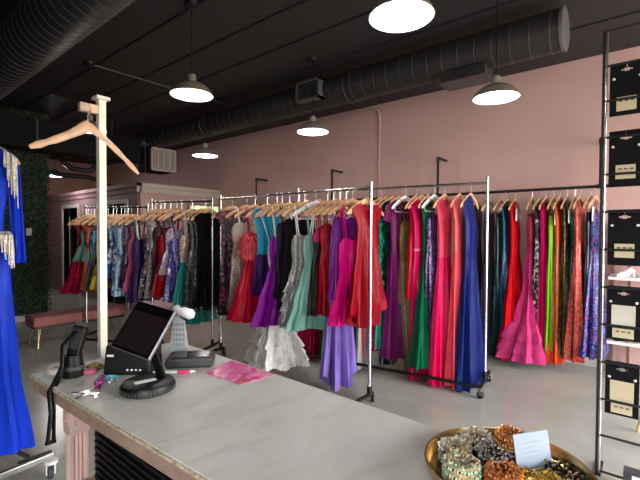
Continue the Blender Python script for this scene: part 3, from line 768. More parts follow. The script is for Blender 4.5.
D(RW,556,206,364,'shoulder','slim',('satin',(236,112,64)),('glitter',(236,104,60),(250,150,100)),'orange ruffled gown','right of the lime gown',group=GW,extra=(('tiers',1,.86,fabric('tulle',(240,112,70)),.2),))
D(RW,563,206,357,'shoulder','slim',('sequin',(34,28,18),(150,112,40),(70,74,34)),None,'black and gold sequin gown','between orange and coral gowns',group=GW,extra=('tag',),wid=1.05)
D(RW,571,206,358,'strap','slim',('sequin',(12,52,56),(30,120,116),(10,30,36)),None,'green teal sequin gown','left of the coral sequin gown',group=GW,extra=('tag',))
D(RW,576,206,363,'shoulder','column',('sequin',(240,84,72),(250,140,116),(232,70,60)),None,'long coral sequin gown','third from the right on the wall rail',group=GW,wid=.95)
D(RW,588,206,350,'strap','slim',('sequin',(18,18,30),(50,60,90)),None,'black sequin gown with white tag','left of the multicolour blue gown',group=GW,extra=('tag',))
D(RW,592,206,360,'strap','aline',('sequin',(22,34,130),(150,60,130),(70,130,210)),None,'blue gown with multicolour sequin stripes','last one on the wall rail',group=GW,wid=.85,fold=1.2)

for R,gap in((RA,.072),(RC,.062),(RW,.042),(RB,.056),(RD,.05)):
    q=sorted([e for e in QUEUE if e[1] is R],key=lambda e:e[0])
    gap=min(gap,(R.len-.07)/(len(q)-1))
    ts=[max(.035,min(R.len-.035,e[0])) for e in q]
    for _ in range(200):          # share out the rail so that neighbours keep their distance
        for i in range(len(ts)-1):
            d=gap-(ts[i+1]-ts[i])
            if d>0: ts[i]-=d/2; ts[i+1]+=d/2
        ts[0]=max(ts[0],.035); ts[-1]=min(ts[-1],R.len-.035)
    for t,e in zip(ts,q): D_build(t,*e[1:])

# ------------------------------------------------------------------ blue dress on the chrome rack at the left edge
BR=Rail((.50,2.78),(.50,4.3),2.12)
k=thing('garment_rack','chrome rolling rack at the left edge holding the royal blue dress','rack',(.50,3.5,0))
for p in(BR.p0,BR.p1): MB().tube([(p.x,p.y,.12),(p.x,p.y,2.15)],.016,12).build('post',m_chrome,k)
MB().tube([(.50,2.76,2.12),(.50,4.32,2.12)],.0125,12).build('top_rail',m_chrome,k)
def sqbar(a,b,h=.035,w=.03):
    a=Vector(a);b=Vector(b);d=(b-a).normalized();s=Vector((-d.y,d.x,0))*w/2
    return MB().hexa([a-s,a+s,a+s+Vector((0,0,h)),a-s+Vector((0,0,h))],[b-s,b+s,b+s+Vector((0,0,h)),b-s+Vector((0,0,h))])
sqbar((.875,2.82,.11),(.08,2.76,.11)).build('base_bar',m_steel,k,smooth=False,bevel=.004)
sqbar((.79,2.84,.11),(.52,4.25,.11)).build('base_bar',m_steel,k,smooth=False,bevel=.004)
sqbar((.12,4.3,.11),(.8,4.3,.11)).build('base_bar',m_steel,k,smooth=False,bevel=.004)
MB().box(.70,.87,2.83,2.85,.13,.15).build('bar_sleeve',m_blk,k,smooth=False)
for x,y,a in((.855,2.80,1.2),(.12,2.77,.4),(.14,4.3,.2),(.78,4.3,.8)):
    c=MB(); m=Matrix.Translation((x,y,.04))@Matrix.Rotation(a,4,'Z')@Matrix.Rotation(PI/2,4,'X')
    c.lathe([(.01,-.015),(.034,-.015),(.04,-.009),(.04,.009),(.034,.015),(.01,.015)],20,m=m)
    w=c.build('caster_wheel',m_rubber,k)
    f=MB(); mm=Matrix.Translation((x,y,0))@Matrix.Rotation(a,4,'Z')
    f.box(-.03,.014,-.024,-.018,.035,.095,mm); f.box(-.03,.014,.018,.024,.035,.095,mm); f.lathe([(.001,.092),(.036,.092),(.036,.11),(.001,.11)],18,c=(x,y,0))
    f.build('caster_fork',m_white,k,smooth=False).parent=w
SIL['blue']=[(0,.17,.03),(.1,.17,.05),(.24,.15,.042),(.36,.175,.05),(.7,.19,.07),(1,.235,.09)]
bl=fabric('satin',(44,86,226))
e=dress(BR,.10,'royal blue satin gown with silver fringe hanging at the left edge','royal blue gown at the left edge','shoulder','blue',1.7,.22,bl,bl,seed=77,jit=-.05,sx=.02)
rail_=BR.z-.22
fr=random.Random(9)
for nm,x0,x1,z0,L,y0 in(('shoulder_fringe',.14,.2,zsh(.15,rail_)+.01,.20,-.03),('waist_fringe',.085,.17,1.27,.14,-.075)):
    fm=MB()
    for q in range(60):
        x=fr.uniform(x0,x1); zt=z0-(abs(x)-.15)*.6*(nm=='shoulder_fringe'); l=L*fr.uniform(.6,1.1)*(.55+.9*(x-x0)/(x1-x0)); y=y0-fr.uniform(0,.03)
        fm.tube([(x,y+.02,zt),(x+.01,y-.004,zt-.02),(x+.012+fr.uniform(-.008,.008),y-.006,zt-l)],[.003,.004,.003],5)
    o=fm.build(nm,plain('silver_fringe',(206,200,190),.35,.4,noise=.2,nscale=60),e,world=False); o['kind']='stuff'
cape=MB().grid(lambda u,v:(.175+.06*u+.025*v,.03+.012*math.sin(u*9+v*2),zsh(.18,rail_)-.0-.02*u-(.62-.02*u)*v),10,14)
cape.build('cape_sleeve',bl,e,world=False,solid=.004)

# ------------------------------------------------------------------ bench
b=thing('bench','long dusty rose velvet bench with thin gold legs on the floor','bench',(2.22,6.15,0))
bx0,bx1,by0,by1=1.645,2.79,5.95,6.33
MB().box(bx0,bx1,by0,by1,.265,.40).build('seat_cushion',m_velvet,b,bevel=.03)
MB().box(bx0+.02,bx1-.02,by0+.02,by1-.02,.245,.264).build('seat_board',m_blk,b,smooth=False)
for x,sg in((bx0+.08,-1),(bx1-.08,1)):
    for y,sh in((by0+.06,-1),(by1-.06,1)):
        MB().tube([(x-.012*sg,y,.25),(x+.03*sg-.006,y+.03*sh,.008),(x+.03*sg,y+.03*sh,.004),(x+.03*sg+.006,y+.03*sh,.008),(x+.012*sg,y,.25)],.005,6).build('leg',plain('dull_brass',(150,128,92),.35,.8),b)

# ------------------------------------------------------------------ counter
CZT=.95
def cl(y): return .543-(y-.6)*.038
def cr(y): return 1.083+(y-.3)*.020
y0,y1=-.45,1.835
ct=thing('sales_counter','long grey cement topped counter with pink fluted legs','counter',(.8,.7,0))
def slab(z0,z1,ins=0):
    c=[(cl(y0)+ins,y0+ins),(cr(y0)-ins,y0+ins),(cr(y1)-ins,y1-ins),(cl(y1)+ins,y1-ins)]
    return MB().hexa([(x,y,z0) for x,y in c],[(x,y,z1) for x,y in c])
slab(CZT-.012,CZT).build('worktop',m_cement,ct,smooth=False,bevel=.003)
slab(CZT-.062,CZT-.0125,.004).build('edge_band',m_edge,ct,smooth=False,bevel=.004)
# chipped lip along the clerk side
lp=MB(); lr=random.Random(5)
def flip(u,v):
    y=y0+(y1-y0)*u; a=v*PI/2
    r=.007+.0035*lr.random()
    return (cl(y)-.0035+.004-math.cos(a)*r*.7,y,CZT-.008+math.sin(a)*r*.9-.004)
lp.grid(flip,260,4); lp.build('worn_lip',m_lip,ct)
slab(.865,CZT-.063,.10).build('apron',m_column,ct,smooth=False)
def fluted(x,y):
    lg=MB()
    n=6
    # shaft outline with flutes on each side
    def out(ss,fl):
        P=[]
        for sd in range(4):
            for q in range(20):
                tt=-1+2*q/20
                dpt=0
                if fl and abs(tt)<.72: dpt=.007*abs(math.sin((tt+.72)/1.44*PI*3))
                px,py=tt*ss,-ss+dpt
                a=sd*PI/2; P.append((x+px*math.cos(a)-py*math.sin(a),y+px*math.sin(a)+py*math.cos(a)))
        return P
    def prism(z0,z1,ss,fl):
        P=out(ss,fl); lg.hexa([(a,b,z0) for a,b in P],[(a,b,z1) for a,b in P])
    prism(.12,.785,.027,True); prism(0,.12,.033,False); 
    l=lg.build('fluted_leg',m_column,ct,smooth=False)
    cb=MB(); cb.box(x-.033,x+.033,y-.033,y+.033,.786,CZT-.063)
    c=cb.build('corner_block',m_column,ct,smooth=False,bevel=.003); c.parent=l
    rs=MB()
    for nx,ny in((-1,0),(0,1),(0,-1),(1,0)):
        mtx=Matrix.Translation((x+nx*.033,y+ny*.033,.838))@Matrix.Scale(.78,4)@Vector((nx,ny,0)).to_track_quat('Z','Y').to_matrix().to_4x4()
        rs.lathe([(.034,0),(.034,.004),(.029,.006),(.026,.002),(.012,.002),(.009,.007),(.001,.008)],20,m=mtx)
        for q in range(6):
            a=q*PI/3; 
            rs.add([mtx@Vector((.011*math.cos(a),.011*math.sin(a),.002)),mtx@Vector((.019*math.cos(a-.35),.019*math.sin(a-.35),.006)),mtx@Vector((.026*math.cos(a),.026*math.sin(a),.002)),mtx@Vector((.019*math.cos(a+.35),.019*math.sin(a+.35),.006))],[(0,1,2),(0,2,3)])
    o=rs.build('rosette',m_column,ct); o.parent=l
for x,y in((.562,1.575),(1.045,1.76),(.62,-.37),(1.03,-.37)): fluted(x,y)
MB().box(.55,1.06,-.36,1.53,.60,.625).build('lower_shelf',plain('shelf_wood',(168,138,112),.55,noise=.1,nscale=20),ct,smooth=False)
bx=thing('storage_crate','black ribbed box on the shelf under the counter','box',(.8,1.0,.626))
MB().box(.59,1.03,.35,1.50,.627,.855).build('crate_body',m_blk,bx,smooth=False,bevel=.006)
rb=MB()
for q in range(8): rb.box(.582,.59,.37,1.48,.65+q*.024,.658+q*.024)
rb.build('side_ribs',m_blk,bx,smooth=False)

# wooden hanging post behind the far counter end
ps=thing('display_post','pale square wooden display post standing behind the counter end','stand',(.843,2.04,0))
pm=Matrix.Translation((.843,2.04,0))@Matrix.Rotation(.02,4,'Z')
s=.0165
MB().box(-s,s,-s,s,.03,2.115,pm).build('upright',m_postwood,ps,smooth=False,bevel=.002)
MB().box(-s-.014,s+.014,-s-.014,s+.014,2.115,2.13,pm).build('top_cap',m_postwood,ps,smooth=False,bevel=.002)
MB().box(-s-.08,-s,-.014,.014,2.045,2.085,pm).build('side_arm',plain('arm_wood',(206,170,142),.5,noise=.1,nscale=20),ps,smooth=False,bevel=.003)
MB().box(-.17,.17,-.03,.03,0,.03,pm).build('foot_bar',m_postwood,ps,smooth=False)
MB().box(-.03,.03,-.17,.17,0,.029,pm).build('foot_bar',m_postwood,ps,smooth=False)
# big hanger on its arm
hp0,hp1,hp2=Vector((.549,2.02,1.846)),Vector((.772,2.014,1.978)),Vector((1.035,2.065,1.793))
hg=thing('clothes_hanger','large empty wooden hanger on the pale display post','hanger',hp1+Vector((0,0,.02)))
P=[];RR=[]
cm=Vector((.775,2.0,2.0))
def qb(a,b,c,t): return a*(1-t)**2+b*2*t*(1-t)+c*t*t
L1=[qb(hp0,Vector((.70,2.003,1.915)),hp1,t/9) for t in range(10)]
L2=[qb(hp1,Vector((.845,2.03,1.955)),hp2,t/9) for t in range(1,10)]
P=L1+L2
for i in range(len(P)):
    RR.append(.0165+.009*math.exp(-((i-9)/2.6)**2)-(.008 if i in(0,len(P)-1) else 0)-(.004 if i in(2,len(P)-3) else 0))
MB().tube(P,RR,12,flat=.42,side=(0,0,1)).build('shoulder_bar',plain('light_hanger_wood',(206,166,134),.4,noise=.06,nscale=16),hg)
MB().tube([hp1+Vector((0,0,.01)),hp1+Vector((0,0,.05)),hp1+Vector((.012,0,.066)),hp1+Vector((.016,0,.084)),hp1+Vector((.004,0,.1)),hp1+Vector((-.014,0,.096))],.0028,8).build('hook',m_chrome,hg)

# ------------------------------------------------------------------ things on the counter
Z0=CZT
# touch screen terminal
tm=thing('touchscreen_terminal','black tilted touchscreen terminal on a round base on the counter','terminal',(.705,1.345,Z0))
MB().lathe([(.001,0),(.082,0),(.088,.004),(.088,.022),(.083,.03),(.07,.034),(.001,.036)],40,c=(.705,1.345,Z0)).build('round_base',m_blk,tm)
gr=MB()
for q in range(48):
    a=2*PI*q/48; gr.box(-.0022,.0022,-.001,.002,.006,.02,Matrix.Translation((.705+.088*math.cos(a),1.345+.088*math.sin(a),Z0))@Matrix.Rotation(a-PI/2,4,'Z'))
gr.build('base_vents',m_rubber,tm,smooth=False)
lb=MB(); mm=Matrix.Translation((.69,1.335,Z0+.0362))@Matrix.Rotation(-.2,4,'Z')
lb.box(-.035,.035,-.012,.012,0,.001,mm); lbo=lb.build('base_label',m_paper,tm,smooth=False)
TLc,TRc,BRc,BLc=[CAMP+d*k for d,k in ((FW+RT*(138-320)/F_PX-UP*(300-240)/F_PX,1.62),(FW+RT*(175-320)/F_PX-UP*(311-240)/F_PX,1.52),(FW+RT*(148-320)/F_PX-UP*(360-240)/F_PX,1.40),(FW+RT*(110-320)/F_PX-UP*(346-240)/F_PX,1.50))]
nrm=(TRc-TLc).cross(BLc-TLc).normalized()
if nrm.dot(CAMP-TLc)<0: nrm=-nrm
back=-nrm*.014
tb=MB().hexa([TLc,TRc,BRc,BLc],[TLc+back,TRc+back,BRc+back,BLc+back])
tb.build('tablet_body',plain('tablet_silver_edge',(120,120,122),.35,.6),tm,smooth=False,bevel=.003)
def onscr(u,v,h=.0006): return TLc*(1-u)*(1-v)+TRc*u*(1-v)+BRc*u*v+BLc*(1-u)*v+nrm*h
MB().add([onscr(.02,.015),onscr(.98,.015),onscr(.98,.985),onscr(.02,.985)],[(0,1,2,3)]).build('glass_bezel',plain('glossy_black_glass',(10,9,11),.12,spec=.6),tm,smooth=False)
MB().add([onscr(.07,.2,.0012),onscr(.95,.2,.0012),onscr(.95,.94,.0012),onscr(.07,.94,.0012)],[(0,1,2,3)]).build('screen',plain('dim_screen',(38,28,30),.2,spec=.5),tm,smooth=False)
cc=(TLc+TRc+BRc+BLc)/4+back
arm=MB(); a0=Vector((.748,1.335,Z0+.03)); b0=BRc.lerp(TLc,.3)+back+(TRc-TLc)*.05
sd=(TRc-TLc).normalized()*.02
arm.hexa([a0-sd*1.3,a0+sd*1.3,b0+sd,b0-sd],[a0-sd*1.3-nrm*.02,a0+sd*1.3-nrm*.02,b0+sd-nrm*.018,b0-sd-nrm*.018])
arm.build('support_arm',m_blk,tm,smooth=False,bevel=.003)
# receipt printer with four icons
pr=thing('receipt_printer','squat black receipt printer with four tiny white marks','printer',(.765,1.575,Z0))
pm=Matrix.Translation((.768,1.578,Z0))@Matrix.Rotation(math.atan2(-.144,.121),4,'Z')
MB().hexa([pm@Vector(v) for v in((-.09,-.062,0),(.09,-.062,0),(.09,.07,0),(-.09,.07,0))],[pm@Vector(v) for v in((-.084,-.05,.112),(.084,-.05,.112),(.086,.066,.105),(-.086,.066,.105))]).build('printer_body',m_blk,pr,smooth=False,bevel=.008)
MB().box(-.07,.07,-.02,.03,.1085,.1135,pm).build('paper_slot',m_rubber,pr,smooth=False)
ic=MB()
for q in range(4): ic.box(.0+q*.016,.007+q*.016,-.0615,-.0595,.018,.024,pm)
ic.build('icon_marks',m_paper,pr,smooth=False)
MB().box(-.075,-.05,-.058,-.056,.07,.078,pm).build('printer_label',m_paper,pr,smooth=False)
ro=MB().lathe([(.006,-.02),(.022,-.02),(.022,.02),(.006,.02)],20,m=pm@Matrix.Translation((.045,-.01,.133))@Matrix.Rotation(PI/2,4,'Y')).build('paper_end',m_paper,pr)
# mobile scanner in a cup with wrist strap
sc=thing('handheld_scanner','black handheld scanner leaning in a round holder with dangling wrist strap','scanner',(.592,1.69,Z0))
hx,hy=.592,1.69
MB().lathe([(.001,0),(.036,0),(.038,.005),(.034,.05),(.032,.082),(.028,.082),(.028,.02),(.001,.018)],28,c=(hx,hy,Z0)).build('holder_cup',m_blk,sc)
MB().lathe([(.036,.028),(.0385,.028),(.0375,.042),(.034,.042)],28,c=(hx,hy,Z0)).build('holder_band',m_rubber,sc)
q0=Vector((hx-.008,hy+.004,Z0+.03)); q1=Vector((hx+.030,hy+.0,Z0+.185))
dv=(q1-q0).normalized(); sdv=Vector((RT.x,RT.y,0)); sdv=(sdv-dv*sdv.dot(dv)).normalized(); tv=dv.cross(sdv)
def blk(a,b,w0,w1,th,o=0): return MB().hexa([a-sdv*w0-tv*th+tv*o,a+sdv*w0-tv*th+tv*o,a+sdv*w0+tv*th+tv*o,a-sdv*w0+tv*th+tv*o],[b-sdv*w1-tv*th+tv*o,b+sdv*w1-tv*th+tv*o,b+sdv*w1+tv*th+tv*o,b-sdv*w1+tv*th+tv*o])
blk(q0,q1,.022,.025,.013).build('scanner_body',m_blk,sc,smooth=False,bevel=.005)
blk(q0.lerp(q1,.45),q0.lerp(q1,.93),.017,.019,.002,.014 if tv.dot(CAMP-q0)>0 else -.014).build('scanner_screen',plain('grey_glass',(52,54,58),.15),sc,smooth=False)
blk(q1,q1+dv*.014,.02,.016,.011).build('scanner_head',m_rubber,sc,smooth=False)
for off in(-.006,.008):
    pts=[q1+Vector((-.03,-.03,-.01)),Vector((hx-.045,hy-.03,Z0+.13)),Vector((hx-.055,hy-.05,Z0+.06)),Vector((cl(1.6)+.01+off,1.63,Z0+.012)),Vector((cl(1.58)-.012+off,1.615,Z0-.01)),Vector((cl(1.55)-.014+off,1.60+off,Z0-.08)),Vector((cl(1.55)-.02+off*1.6,1.60+off,Z0-.18))]
    MB().tube(pts,.0075,6,flat=.3,side=sdv).build('wrist_strap',m_blk,sc)
MB().box(cl(1.55)-.036,cl(1.55)-.004,1.592,1.604,Z0-.186,Z0-.176).build('strap_end',m_blk,sc,smooth=False)
# tape roll
o=MB().lathe([(.028,0),(.05,0),(.05,.02),(.028,.02)],32,c=(.585,1.782,Z0),closed=True).build('tape_roll',m_trim); tag(o,'cream tape roll lying behind the black scanner holder','tape')
# scrunchies and pens between holder and printer
def ring_obj(name,label,cat,x,y,R,r,mat,z=None):
    o=MB().grid(lambda u,v:(x+(R+r*math.cos(2*PI*v)+.15*r*math.sin(u*2*PI*14))*math.cos(2*PI*u),y+(R+r*math.cos(2*PI*v))*math.sin(2*PI*u),(z or Z0)+r+r*math.sin(2*PI*v)),56,10,wrap=True).build(name,mat); tag(o,label,cat,'small things beside the printer'); return o
ring_obj('hair_scrunchie','pink scrunchie on the counter beside the scanner holder','scrunchie',.642,1.668,.016,.009,fabric('satin',(222,130,150)))
ring_obj('hair_scrunchie','yellow scrunchie on the counter behind the pink one','scrunchie',.672,1.716,.016,.009,fabric('satin',(196,176,70)))
for i,(a,b,c,l) in enumerate((((.66,1.69),(.735,1.70),(60,130,70),'green pen lying behind the black printer'),((.70,1.77),(.71,1.69),(190,60,70),'red pen lying behind the black printer'))):
    o=thing('pen',l,'pen',(a[0],a[1],Z0)); 
    A=Vector((a[0],a[1],Z0+.005));B=Vector((b[0],b[1],Z0+.005))
    MB().tube([A,B],.0045,8).build('barrel',plain('pen_plastic_%d'%i,c,.4),o); MB().tube([B,B+(B-A).normalized()*.012],[.0042,.001],8).build('tip',m_steel,o)
# keys
kr=thing('key_bunch','bunch of silver keys on the counter','keys',(.565,1.46,Z0))
kc=Vector((.58,1.468,Z0+.003))
MB().grid(lambda u,v:(kc.x+(.016+.0018*math.cos(2*PI*v))*math.cos(2*PI*u),kc.y+(.016+.0018*math.cos(2*PI*v))*math.sin(2*PI*u),kc.z+.0018*math.sin(2*PI*v)),28,6,wrap=True).build('key_ring',m_chrome,kr)
for a in(2.6,3.5,4.4,.9):
    m=Matrix.Translation((kc.x+.02*math.cos(a),kc.y+.02*math.sin(a),Z0+.0005+.0022*(a%1)))@Matrix.Rotation(a,4,'Z')
    w=MB().lathe([(.004,0),(.012,0),(.012,.002),(.004,.002)],16,m=m@Matrix.Translation((.006,0,0)),closed=True); w.box(.016,.05,-.004,.004,0,.002,m); w.box(.036,.04,-.007,-.004,0,.002,m); w.box(.044,.048,-.007,-.004,0,.002,m)
    w.build('key',m_chrome,kr,smooth=False)
fb=thing('key_fob','purple glitter lip balm fob with teal tassel on the counter','key fob',(.625,1.52,Z0))
MB().tube([(.598,1.495,Z0+.014),(.602,1.498,Z0+.014),(.632,1.538,Z0+.014),(.636,1.542,Z0+.014)],[.008,.0135,.0135,.008],14).build('fob_body',fabric('glitter',(150,40,120),(220,110,190)),fb)
MB().tube([(.637,1.543,Z0+.012),(.65,1.55,Z0+.008),(.672,1.545,Z0+.006),(.69,1.53,Z0+.006)],[.007,.009,.01,.006],8,flat=.5).build('tassel',plain('teal_tassel',(70,140,150),.6,noise=.2,nscale=80),fb)
MB().grid(lambda u,v:(.655+.014*math.cos(2*PI*u)+.0015*math.cos(2*PI*v),1.515+.012*math.sin(2*PI*u),Z0+.003+.0015*math.sin(2*PI*v)),20,6,wrap=True).build('clasp',m_chrome,fb)
# marker pen
mk=thing('marker_pen','pink and white marker pen lying behind the round terminal base','pen',(.84,1.44,Z0))
A=Vector((.905,1.365,Z0+.007));B=Vector((.79,1.47,Z0+.007)); dd=(B-A)
MB().tube([A+dd*.12,A+dd*.42],.0065,10).build('cap',plain('marker_pink',(214,50,110),.4),mk)
MB().tube([A+dd*.421,B],.006,10).build('barrel',m_paper,mk); MB().tube([A,A+dd*.12],[.003,.0055],10).build('tip',m_paper,mk)
# card terminal tray
kt=thing('card_terminal','flat black card terminal with glossy top behind the touchscreen','terminal',(.957,1.455,Z0))
m=Matrix.Translation((.957,1.46,Z0))@Matrix.Rotation(math.atan2(-.109,.122),4,'Z')
MB().box(-.10,.085,-.055,.06,.001,.042,m).build('terminal_body',plain('dark_grey_plastic',(46,45,48),.5),kt,smooth=False,bevel=.01)
MB().box(-.075,.065,-.04,.048,.0422,.0435,m).build('glossy_plate',plain('glossy_purple_black',(30,24,34),.12),kt,smooth=False)
# white scanner on a small stand
ws=thing('barcode_scanner','white handheld scanner perched on grey stand behind the touchscreen','scanner',(1.0,1.6,Z0))
MB().lathe([(.001,0),(.04,0),(.042,.006),(.03,.014),(.001,.016)],28,c=(1.0,1.62,Z0)).build('stand_base',m_white,ws)
vv=Vector((RT.x,RT.y,0)); c0=Vector((.985,1.605,Z0+.014))
pa=MB().hexa([c0-vv*.045,c0+vv*.04,c0+vv*.04+Vector((FW.x,FW.y,0))*.006,c0-vv*.045+Vector((FW.x,FW.y,0))*.006],[c0-vv*.025+Vector((0,0,.17)),c0+vv*.022+Vector((0,0,.14)),c0+vv*.022+Vector((.005,.004,.14)),c0-vv*.025+Vector((.005,.004,.17))])
pa.build('stand_panel',plain('pale_grey_panel',(176,180,186),.4),ws,smooth=False)
gl=MB()
for r_ in range(5):
    for c_ in range(4): 
        q=c0-vv*(.028-.014*c_)+Vector((0,0,.03+.022*r_))-Vector((FW.x,FW.y,0))*.001; gl.hexa([q,q+vv*.009,q+vv*.009-Vector((FW.x,FW.y,0))*.001,q-Vector((FW.x,FW.y,0))*.001],[q+Vector((0,0,.013)),q+vv*.009+Vector((0,0,.013)),q+vv*.009+Vector((0,0,.013)),q+Vector((0,0,.013))])
gl.build('panel_slots',plain('grey_slots',(140,144,150),.5),ws,smooth=False)
h0=c0-vv*.03+Vector((0,0,.195)); h1=c0+vv*.065+Vector((0,0,.165))
MB().tube([h0,h0.lerp(h1,.15),h0.lerp(h1,.5),h0.lerp(h1,.85),h1],[.010,.022,.022,.024,.012],14,flat=.9).build('scanner_head',m_white,ws)
MB().tube([h0.lerp(h1,.3)+Vector((-.004,-.004,.017)),h0.lerp(h1,.5)+Vector((-.004,-.004,.018))],[.006,.008],8,flat=.6).build('trigger',plain('scanner_grey',(90,88,84),.5),ws)
MB().tube([c0+Vector((0,.03,.0)),c0+Vector((.01,.05,.1)),c0+Vector((0,.02,.18))],.009,8).build('stand_neck',m_white,ws)
cab=MB().tube([(.80,1.60,Z0+.1),(.85,1.575,Z0+.09),(.86,1.55,Z0+.04),(.83,1.50,Z0+.006),(.90,1.58,Z0+.005)],.003,6).build('white_cable',m_white); tag(cab,'white cable curling beside the receipt printer','cable')
# pink flyer
t=NT('marbled_pink_print'); v=t.coord((6,9,6)); n1=t.n('ShaderNodeTexNoise',i_Scale=1.6,i_Detail=6.0,i_Distortion=2.0); t.l(v,n1.inputs['Vector'])
t.l(t.ramp(n1.outputs['Fac'],[(.3,lin((214,40,130))),(.45,lin((232,84,160))),(.58,lin((240,150,190))),(.68,lin((244,200,160))),(.78,lin((220,110,60)))]),t.b.inputs['Base Color']); t.p(Roughness=.25)
fl=thing('flyer','pink and orange marbled glossy flyer lying on the counter','paper',(1.01,1.24,Z0))
MB().hexa([(.93,1.336,Z0+.0008),(.937,1.136,Z0+.0008),(1.089,1.114,Z0+.0008),(1.089,1.374,Z0+.0008)],[(.93,1.336,Z0+.0022),(.937,1.136,Z0+.0022),(1.089,1.114,Z0+.0022),(1.089,1.374,Z0+.0022)]).build('printed_sheet',t.m,fl,smooth=False)
MB().box(.958,.985,1.135,1.175,Z0+.0023,Z0+.0026).build('gold_mark',plain('copper_ink',(190,100,50),.3,.4),fl,smooth=False)

# ------------------------------------------------------------------ gold tray with jewellery
tx,ty,tr=.955,.247,.172
tr_=thing('serving_tray','round gold tray of crystal bracelets on the counter','tray',(tx,ty,Z0))
MB().lathe([(.001,.001),(tr-.014,.001),(tr-.006,.006),(tr,.030),(tr+.004,.032),(tr+.004,.035),(tr-.002,.035),(tr-.010,.010),(tr-.018,.005),(.001,.005)],64,c=(tx,ty,Z0)).build('tray_dish',m_gold,tr_)
def bracelet(label,x,y,R,h,cm,gm,z=Z0+.006,rows=3):
    b=thing('crystal_bracelet',label,'bracelet',(x,y,z),0,'crystal bracelets on the gold tray')
    MB().lathe([(R-.006,.002),(R,.0),(R+.001,h*.5),(R,h),(R-.006,h-.002),(R-.008,h*.5)],40,c=(x,y,z),closed=True).build('band',gm,b)
    g=MB(); n=int(2*PI*R/.0066)
    for r_ in range(rows):
        for q in range(n):
            a=2*PI*(q+.5*(r_%2))/n; g.octa((x+(R+.002)*math.cos(a),y+(R+.002)*math.sin(a),z+h*(r_+.5)/rows),.0048)
    g.build('crystals',cm,b,smooth=False)['kind']='stuff'
    # tiny gold studs around the top and inside
    rr=random.Random(int(x*1e4)); ga,gb=MB(),MB()
    for q in range(int(190*R/.034)):
        rd_=R*math.sqrt(rr.uniform(.02,1)); a=rr.uniform(0,2*PI)
        (ga if q%3 else gb).octa((x+rd_*math.cos(a),y+rd_*math.sin(a),z+h-.008+.009*(rd_/R)**2+rr.uniform(-.002,.003)),rr.uniform(.0028,.0046))
    ga.build('studs',gm,b,smooth=False)['kind']='stuff'; gb.build('top_crystals',cm,b,smooth=False)['kind']='stuff'
    g=MB()
    for r_ in range(rows):
        for q in range(0,n,2):
            a=2*PI*(q+.5+.5*(r_%2))/n; g.octa((x+(R+.0028)*math.cos(a),y+(R+.0028)*math.sin(a),z+h*(r_+.5)/rows),.0036)
    g.build('dark_settings',gemk,b,smooth=False)['kind']='stuff'
    MB().lathe([(.001,.0),(R-.008,.0),(R-.009,h-.012),(.001,h-.012)],24,c=(x,y,z)).build('elastic_core',gm,b)
    return b
gemw=plain('clear_crystal',(220,230,216),.15,.1,noise=.25,nscale=240)
gemk=plain('black_crystal',(26,28,30),.08,.4,noise=.3,nscale=240)
gemp=plain('purple_crystal',(74,58,130),.15,.1,noise=.3,nscale=240)
gemo=plain('amber_crystal',(216,130,66),.15,.2,noise=.3,nscale=240)
gemy=plain('yellow_crystal',(206,170,40),.12,.5,noise=.3,nscale=240)
gdull=plain('antique_gold',(186,162,126),.3,.4,noise=.25,nscale=200)
bracelet('clear crystal bracelet nearest the left rim of the tray',0.942,0.357,.034,0.044,gemw,gdull)
bracelet('clear crystal bracelet near the back rim of the tray',1.022,0.333,.034,0.044,gemw,gdull)
bracelet('greenish crystal bracelet at the front left of the tray',0.875,0.318,.036,0.048,plain('green_white_crystal',(180,212,182),.15,.1,noise=.3,nscale=240),gdull)
bracelet('black crystal studded silver bracelet in the middle of the tray',0.949,0.277,.035,0.048,gemk,plain('silver_setting',(190,184,172),.25,.9,noise=.2,nscale=200))
bracelet('purple crystal bracelet under an amber one',1.040,0.261,.031,0.034,gemp,gdull)
bracelet('amber crystal bracelet stacked on the purple one',1.040,0.261,.030,0.030,gemo,plain('copper_setting',(196,130,84),.28,.9,noise=.2,nscale=200),z=Z0+.006+.034,rows=2)
bracelet('copper crystal bracelet at the front edge of the tray',0.907,0.240,.034,0.044,gemo,plain('copper_setting',(196,130,84),.28,.9))
bracelet('yellow crystal bracelet in front of the white card',0.969,0.205,.022,0.016,gemy,m_gold,rows=2)
bracelet('small gold bracelet right of the yellow one',0.992,0.167,.019,0.015,gemy,m_gold,rows=2)
# dark jewellery pile: separate beaded bracelets lying around the right side
pl=random.Random(21)
for i,(x,y,R) in enumerate(((1.03,.155,.021),(1.06,.132,.017),(1.015,.118,.019),(1.066,.175,.016),(.977,.12,.018),(1.035,.10,.014))):
    b=thing('beaded_bracelet','black and gold beaded bracelet in the pile on the tray right side','bracelet',(x,y,Z0+.006),0,'black and gold beaded bracelets on the tray')
    g=MB();g2=MB(); n=int(2*PI*R/.0075)
    for r_ in range(2):
        for q in range(n):
            a=2*PI*q/n; rr=.0045
            (g if (q+r_)%3 else g2).octa((x+R*math.cos(a),y+R*math.sin(a),Z0+.011+r_*.009+pl.uniform(-.001,.001)),rr)
    g.build('dark_beads',gemk,b,smooth=False)['kind']='stuff'; g2.build('gold_beads',m_gold,b,smooth=False)['kind']='stuff'
cdn=thing('price_card','small white card leaning upright on the gold tray','card',(1.03,.20,Z0+.006))
p0=Vector((.993,.232,Z0+.007)); p1=Vector((1.072,.176,Z0+.007)); up=Vector((.012,.014,.075))
th=Vector((.0006,.0008,0))
MB().hexa([p0,p1,p1+up,p0+up],[p0+th,p1+th,p1+up+th,p0+up+th]).build('card_sheet',plain('pale_blue_white_card',(142,154,170),.6,noise=.01),cdn,smooth=False)
g=MB()
